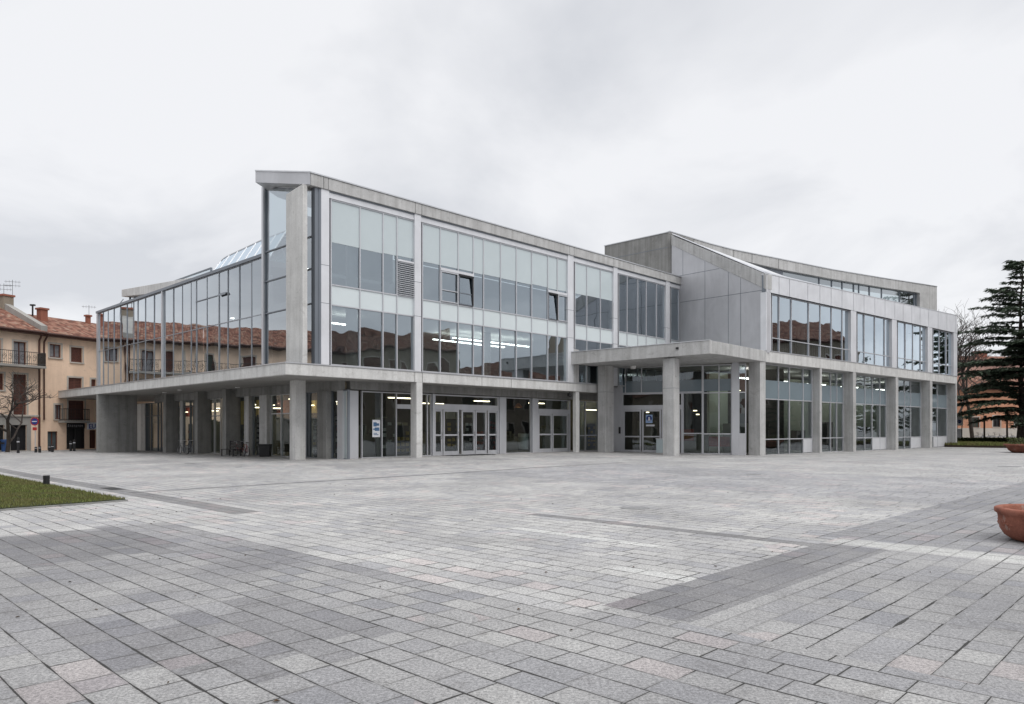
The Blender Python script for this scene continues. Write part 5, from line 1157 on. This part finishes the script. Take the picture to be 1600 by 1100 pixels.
for k in range(1, 9): xx = x0+(x1-x0)*k/9; m.tube([(xx, y, .1), (xx, y, .75)], .02, 5)
m.build('upright', M['aluD'], t)
# bench and bin under the canopy
p = gpt(361, 712.6); t = empty('bench', p, 'dark low metal bench between pier and reddish bicycles', 'bench'); fr = Fr(p.x, p.y, 44.12+90)
m = MB()
for k in range(5): m.fbox(fr, -.8, .8, -.25+k*.1, -.17+k*.1, .44, .48)
m.build('seat', M['black'], t); m = MB()
for k in range(3): m.fbox(fr, -.8, .8, .26+k*.02, .29+k*.02, .58+k*.13, .68+k*.13)
m.build('backrest', M['black'], t)
for a in (-.7, .7):
    m = MB(); m.fbox(fr, a-.03, a+.03, -.24, -.19, 0, .44); m.fbox(fr, a-.03, a+.03, .2, .25, 0, .44); m.fbox(fr, a-.03, a+.03, .25, .29, .3, .95); m.build('leg', M['iron'], t)
p = gpt(414.5, 713.5); k = p.y/FPX; t = empty('bin', p, 'large black box bin standing beside the corner column', 'bin'); fr = Fr(p.x, p.y, 85)
m = MB(); w_ = 8.8*k; m.hexa([fr.P(-w_*.86, -w_*.7, p.z), fr.P(w_*.86, -w_*.7, p.z), fr.P(w_*.86, w_*.7, p.z), fr.P(-w_*.86, w_*.7, p.z), fr.P(-w_, -w_*.8, p.z+18*k), fr.P(w_, -w_*.8, p.z+18*k), fr.P(w_, w_*.8, p.z+18*k), fr.P(-w_, w_*.8, p.z+18*k)]); m.build('body', M['black'], t, bevel=.02)
m = MB(); m.fbox(fr, -w_*1.04, w_*1.04, -w_*.85, w_*.85, p.z+18*k, p.z+19.5*k); m.build('rim', M['rubber'], t)
# waste bins and lamp behind the glass, poster, door sign
def inside_bin(u, v0, v1, b, fr, w, lb):
    a = fr.a_of(u, b); P_ = fr.P(a, b, 0); z0, z1 = fr.zv(a, b, v1), fr.zv(a, b, v0); t = empty('waste_bin', (P_.x, P_.y, z0), lb, 'bin')
    m = MB(); m.lathe((P_.x, P_.y, 0), [(0, z0), (w*.85, z0), (w, z1-.22), (0, z1-.22)], 16); m.build('body', plain('pale_green_plastic', (.45, .55, .53), .5, .1), t); m = MB(); m.lathe((P_.x, P_.y, 0), [(w*1.04, z1-.21), (w*1.04, z1), (0, z1)], 16); m.build('lid', plain('pale_plastic', (.66, .70, .68), .5, .1), t)
inside_bin(818, 677.5, 702, BG+.5, F, .33, 'pale green waste bin behind the glass between the front entrances')
P_ = F.P(A(810, 3), 3, 3.0); t = empty('pendant_lamp', P_, 'glowing orange pendant lamp behind the glass beside the pale green bin', 'lamp'); m = MB(); m.lathe(P_, [(.03, .28), (.12, .2), (.26, .0)], 16); m.build('shade', plain('orange_shade', (.6, .2, .08), .5, .1), t); m = MB(); m.lathe(P_, [(0, .06), (.1, .05), (.18, .01)], 12); m.build('bulb', M['lampw'], t); m = MB(); m.tube([P_+Vector((0, 0, .28)), P_+Vector((0, 0, 1.0))], .01, 4); m.build('cord', M['black'], t)
a0, a1 = A(581.5, BG-.02), A(593.5, BG-.02); z0, z1 = F.zv(a0, BG, 683), F.zv(a0, BG, 656)
t = empty('poster', F.P((a0+a1)/2, BG-.03, z0), 'white poster with blue pictures taped inside the front glass', 'poster')
m = MB(); m.fbox(F, a0, a1, BG-.04, BG-.032, z0, z1); m.build('sheet', M['signw'], t); m = MB(); W_ = a1-a0; H_ = z1-z0
for x0, x1, y0, y1 in ((.12, .55, .62, .86), (.5, .88, .66, .8), (.3, .9, .36, .56), (.1, .4, .42, .5), (.15, .8, .12, .16), (.15, .6, .2, .24)): m.fbox(F, a0+W_*x0, a0+W_*x1, BG-.046, BG-.041, z0+H_*y0, z0+H_*y1)
m.build('print', plain('poster_blue', (.10, .20, .36), .5, .4, 9), t)
u0, u1 = 1009, 1019.5; a0, a1 = Ae(u0, -.08), Ae(u1, -.08); z0, z1 = E.zv(a0, -.08, 661), E.zv(a0, -.08, 648)
t = empty('door_notice', E.P((a0+a1)/2, -.08, z0), 'square blue notice with white face symbol on the right entrance door', 'sign')
m = MB(); m.fbox(E, a0, a1, -.075, -.065, z0, z1); m.build('sheet', plain('notice_pale_blue', (.35, .5, .75), .4, .05), t); c = E.P((a0+a1)/2, -.078, z0+(z1-z0)*.56); nrm = (-E.db[0], -E.db[1], 0)
disc(c, (a1-a0)*.42, .006, nrm, 24).build('disc', M['blue'], t); disc(Vector(c)+Vector(nrm)*.008+Vector((0, 0, .03)), (a1-a0)*.15, .004, nrm, 14).build('head', M['signw'], t)
m = MB(); ac = (a0+a1)/2; zc = z0+(z1-z0)*.42; m.hexa([E.P(ac-.1, -.088, zc-.08), E.P(ac+.1, -.088, zc-.08), E.P(ac+.1, -.084, zc-.08), E.P(ac-.1, -.084, zc-.08), E.P(ac-.05, -.088, zc+.06), E.P(ac+.06, -.088, zc+.06), E.P(ac+.06, -.084, zc+.06), E.P(ac-.05, -.084, zc+.06)]); m.build('shoulders', M['signw'], t)
m = MB(); m.fbox(E, a0+.02, a0+.6, -.075, -.065, z0-.22, z0-.1); tag(m.build('paper_strip', M['signw'], loc=E.P(a0, -.07, z0-.16)), 'narrow white paper strip under the blue notice on the door', 'notice')
a0, a1 = Ae(1026, -.35), Ae(1034, -.35); zt_ = E.zv(a0, -.35, 685)
t = empty('notice_stand', E.P((a0+a1)/2, -.35, zG), 'pale boxy stand before the right entrance door, partly behind the column', 'stand'); m = MB(); m.fbox(E, a0, a1+.1, -.5, -.2, zG, zt_-.05); m.build('body', plain('pale_blue_box', (.55, .64, .66), .5, .05), t); m = MB(); m.fbox(E, a0-.03, a1+.13, -.53, -.17, zt_-.05, zt_); m.build('top', M['signw'], t)
# door mat, manhole covers, dark lids
M['castiron'] = plain('cast_iron', (.25, .25, .25), .7, .3, 12)
def cover(u, v, du, dv, lb, nm='drain_cover'):
    p = gpt(u, v); w = du/FPX*p.y; p2 = gpt(u, v-dv); l = max(.3, (p2.y-p.y)); m = MB(); n = 20
    pts = [(p.x+math.cos(2*math.pi*k/n)*w/2, p.y+math.sin(2*math.pi*k/n)*l/2) for k in range(n)]; m.prism(pts, [gz(*q)-.02 for q in pts], [gz(*q)+.008 for q in pts]); m.mi = 1
    tag(m.build(nm, M['castiron'], loc=p), lb, 'drain cover', 'round drain covers in the paving')
cover(297, 724, 16, 1.0, 'dark drain cover before the long left side of the library'); cover(992, 794, 46, 4, 'dull grey drain cover in the middle of the pale paving'); cover(1178, 741, 24, 1.2, 'drain cover before the right entrance column'); cover(1577, 729, 34, 1.4, 'drain cover near the right edge, before the planted bowl'); cover(373, 730, 10, .6, 'small drain cover nearest the corner column')
p = gpt(176, 763.5); m = MB(); q = [Vector((*PQ(p.x*eF[0]+p.y*eF[1]+dp, p.x*eL[0]+p.y*eL[1]+dq), 0)) for dp, dq in ((-.18, -.5), (.18, -.5), (.18, .5), (-.18, .5))]; m.prism([(v.x, v.y) for v in q], -.02, .012); tag(m.build('drain_grate', M['rubber'], loc=p), 'black rectangular drain grate at the tip of the dark paving band', 'drain grate')
ac = A(733, BG-.8); m = MB(); zz = gz(*F.P(ac, BG-.8, 0).xy); m.fbox(F, ac-1.6, ac+1.6, BG-1.3, BG-.25, zz-.02, zz+.022); tag(m.build('door_mat', M['rubber'], loc=F.P(ac, BG-.8, zz)), 'black rubber mat before the row of front doors', 'mat')
# sign board and lamp posts at the right
y = 80.0
def up(u, v): return Vector(((u-800)/FPX*y, y, (HOR-v)*y/FPX+EYE))
t = empty('notice_board', up(1500, 697), 'rounded white and blue notice board past the right end of the library', 'sign'); m = MB(); c0, c1 = up(1493, 665), up(1504.5, 651); w2 = (c1.x-c0.x)/2; cxx = (c0.x+c1.x)/2
pts = [(cxx-w2, c0.z), (cxx+w2, c0.z), (cxx+w2, c1.z-.3)]+[(cxx+w2*math.cos(a), c1.z-.3+.4*math.sin(a)) for a in [math.pi*k/10 for k in range(1, 10)]]+[(cxx-w2, c1.z-.3)]
i = len(m.v); m.v += [Vector((x, y-.03, z)) for x, z in pts]+[Vector((x, y+.03, z)) for x, z in pts]; n = len(pts); m.f += [list(range(n)), list(range(n, 2*n))[::-1]]+[[k, (k+1) % n, n+(k+1) % n, n+k] for k in range(n)]; m.m = [0]*len(m.f)
m.build('board', M['signw'], t); m = MB(); m.hexa([(cxx-.25, y-.05, c0.z+.45), (cxx+.25, y-.05, c0.z+.45), (cxx+.25, y-.035, c0.z+.45), (cxx-.25, y-.035, c0.z+.45), (cxx-.1, y-.05, c0.z+.62), (cxx+.1, y-.05, c0.z+.62), (cxx+.1, y-.035, c0.z+.62), (cxx-.1, y-.035, c0.z+.62)]); m.hexa([(cxx-.05, y-.05, c0.z+.25), (cxx+.05, y-.05, c0.z+.25), (cxx+.05, y-.035, c0.z+.25), (cxx-.05, y-.035, c0.z+.25), (cxx-.22, y-.05, c0.z+.42), (cxx+.22, y-.05, c0.z+.42), (cxx+.22, y-.035, c0.z+.42), (cxx-.22, y-.035, c0.z+.42)]); m.build('emblem', M['blue'], t)
l0, l1 = up(1493.5, 687), up(1502, 670); m = MB(); m.hexa([(l0.x, y-.03, l0.z), (l1.x, y-.03, l0.z), (l1.x, y+.03, l0.z), (l0.x, y+.03, l0.z), (l0.x, y-.03, l1.z), (l1.x, y-.03, l1.z), (l1.x, y+.03, l1.z), (l0.x, y+.03, l1.z)]); m.build('lower_panel', M['signw'], t)
for u in (1493, 1503): m = MB(); a, b = up(u, 698), up(u, 664); m.tube([a, b], .05, 6); m.build('leg', M['black'], t)
for u, vt, lb in ((1538, 650, 'thin dark post between the two windows of the orange house'), (1573.5, 650, 'straight dark young trunk-like post left of the cedar trunk')):
    a, b = up(u, 690), up(u, vt); t = empty('post', a, lb, 'post'); m = MB(); m.tube([a, b], .09, 8); m.build('shaft', M['bark'], t); m = MB(); m.box(b+Vector((.05, -.05, -.2)), (.22, .2, .5)); m.build('head', M['black'], t)
# fallen leaves scattered on the paving and the lawn edge
rd = random.Random(9); m = MB()
for _ in range(95):
    y_ = rd.uniform(4, 26); x_ = rd.uniform(-.75, .75)*y_
    if rd.random() < .35: y_ = rd.uniform(12, 18); x_ = rd.uniform(-9.5, -6)
    a = rd.uniform(0, 6.28); s = rd.uniform(.012, .026); z = gz(x_, y_)+.006; m.poly([(x_+math.cos(a)*s, y_+math.sin(a)*s, z), (x_-math.sin(a)*s*.6, y_+math.cos(a)*s*.6, z+.008), (x_-math.cos(a)*s, y_-math.sin(a)*s, z), (x_+math.sin(a)*s*.6, y_-math.cos(a)*s*.6, z+.012)])
tag(m.build('fallen_leaves', leafmat('dead_leaves', (.075, .05, .03), .6), fix=False), 'scattered brown dead leaves on the grey paving', 'leaves', kind='stuff')
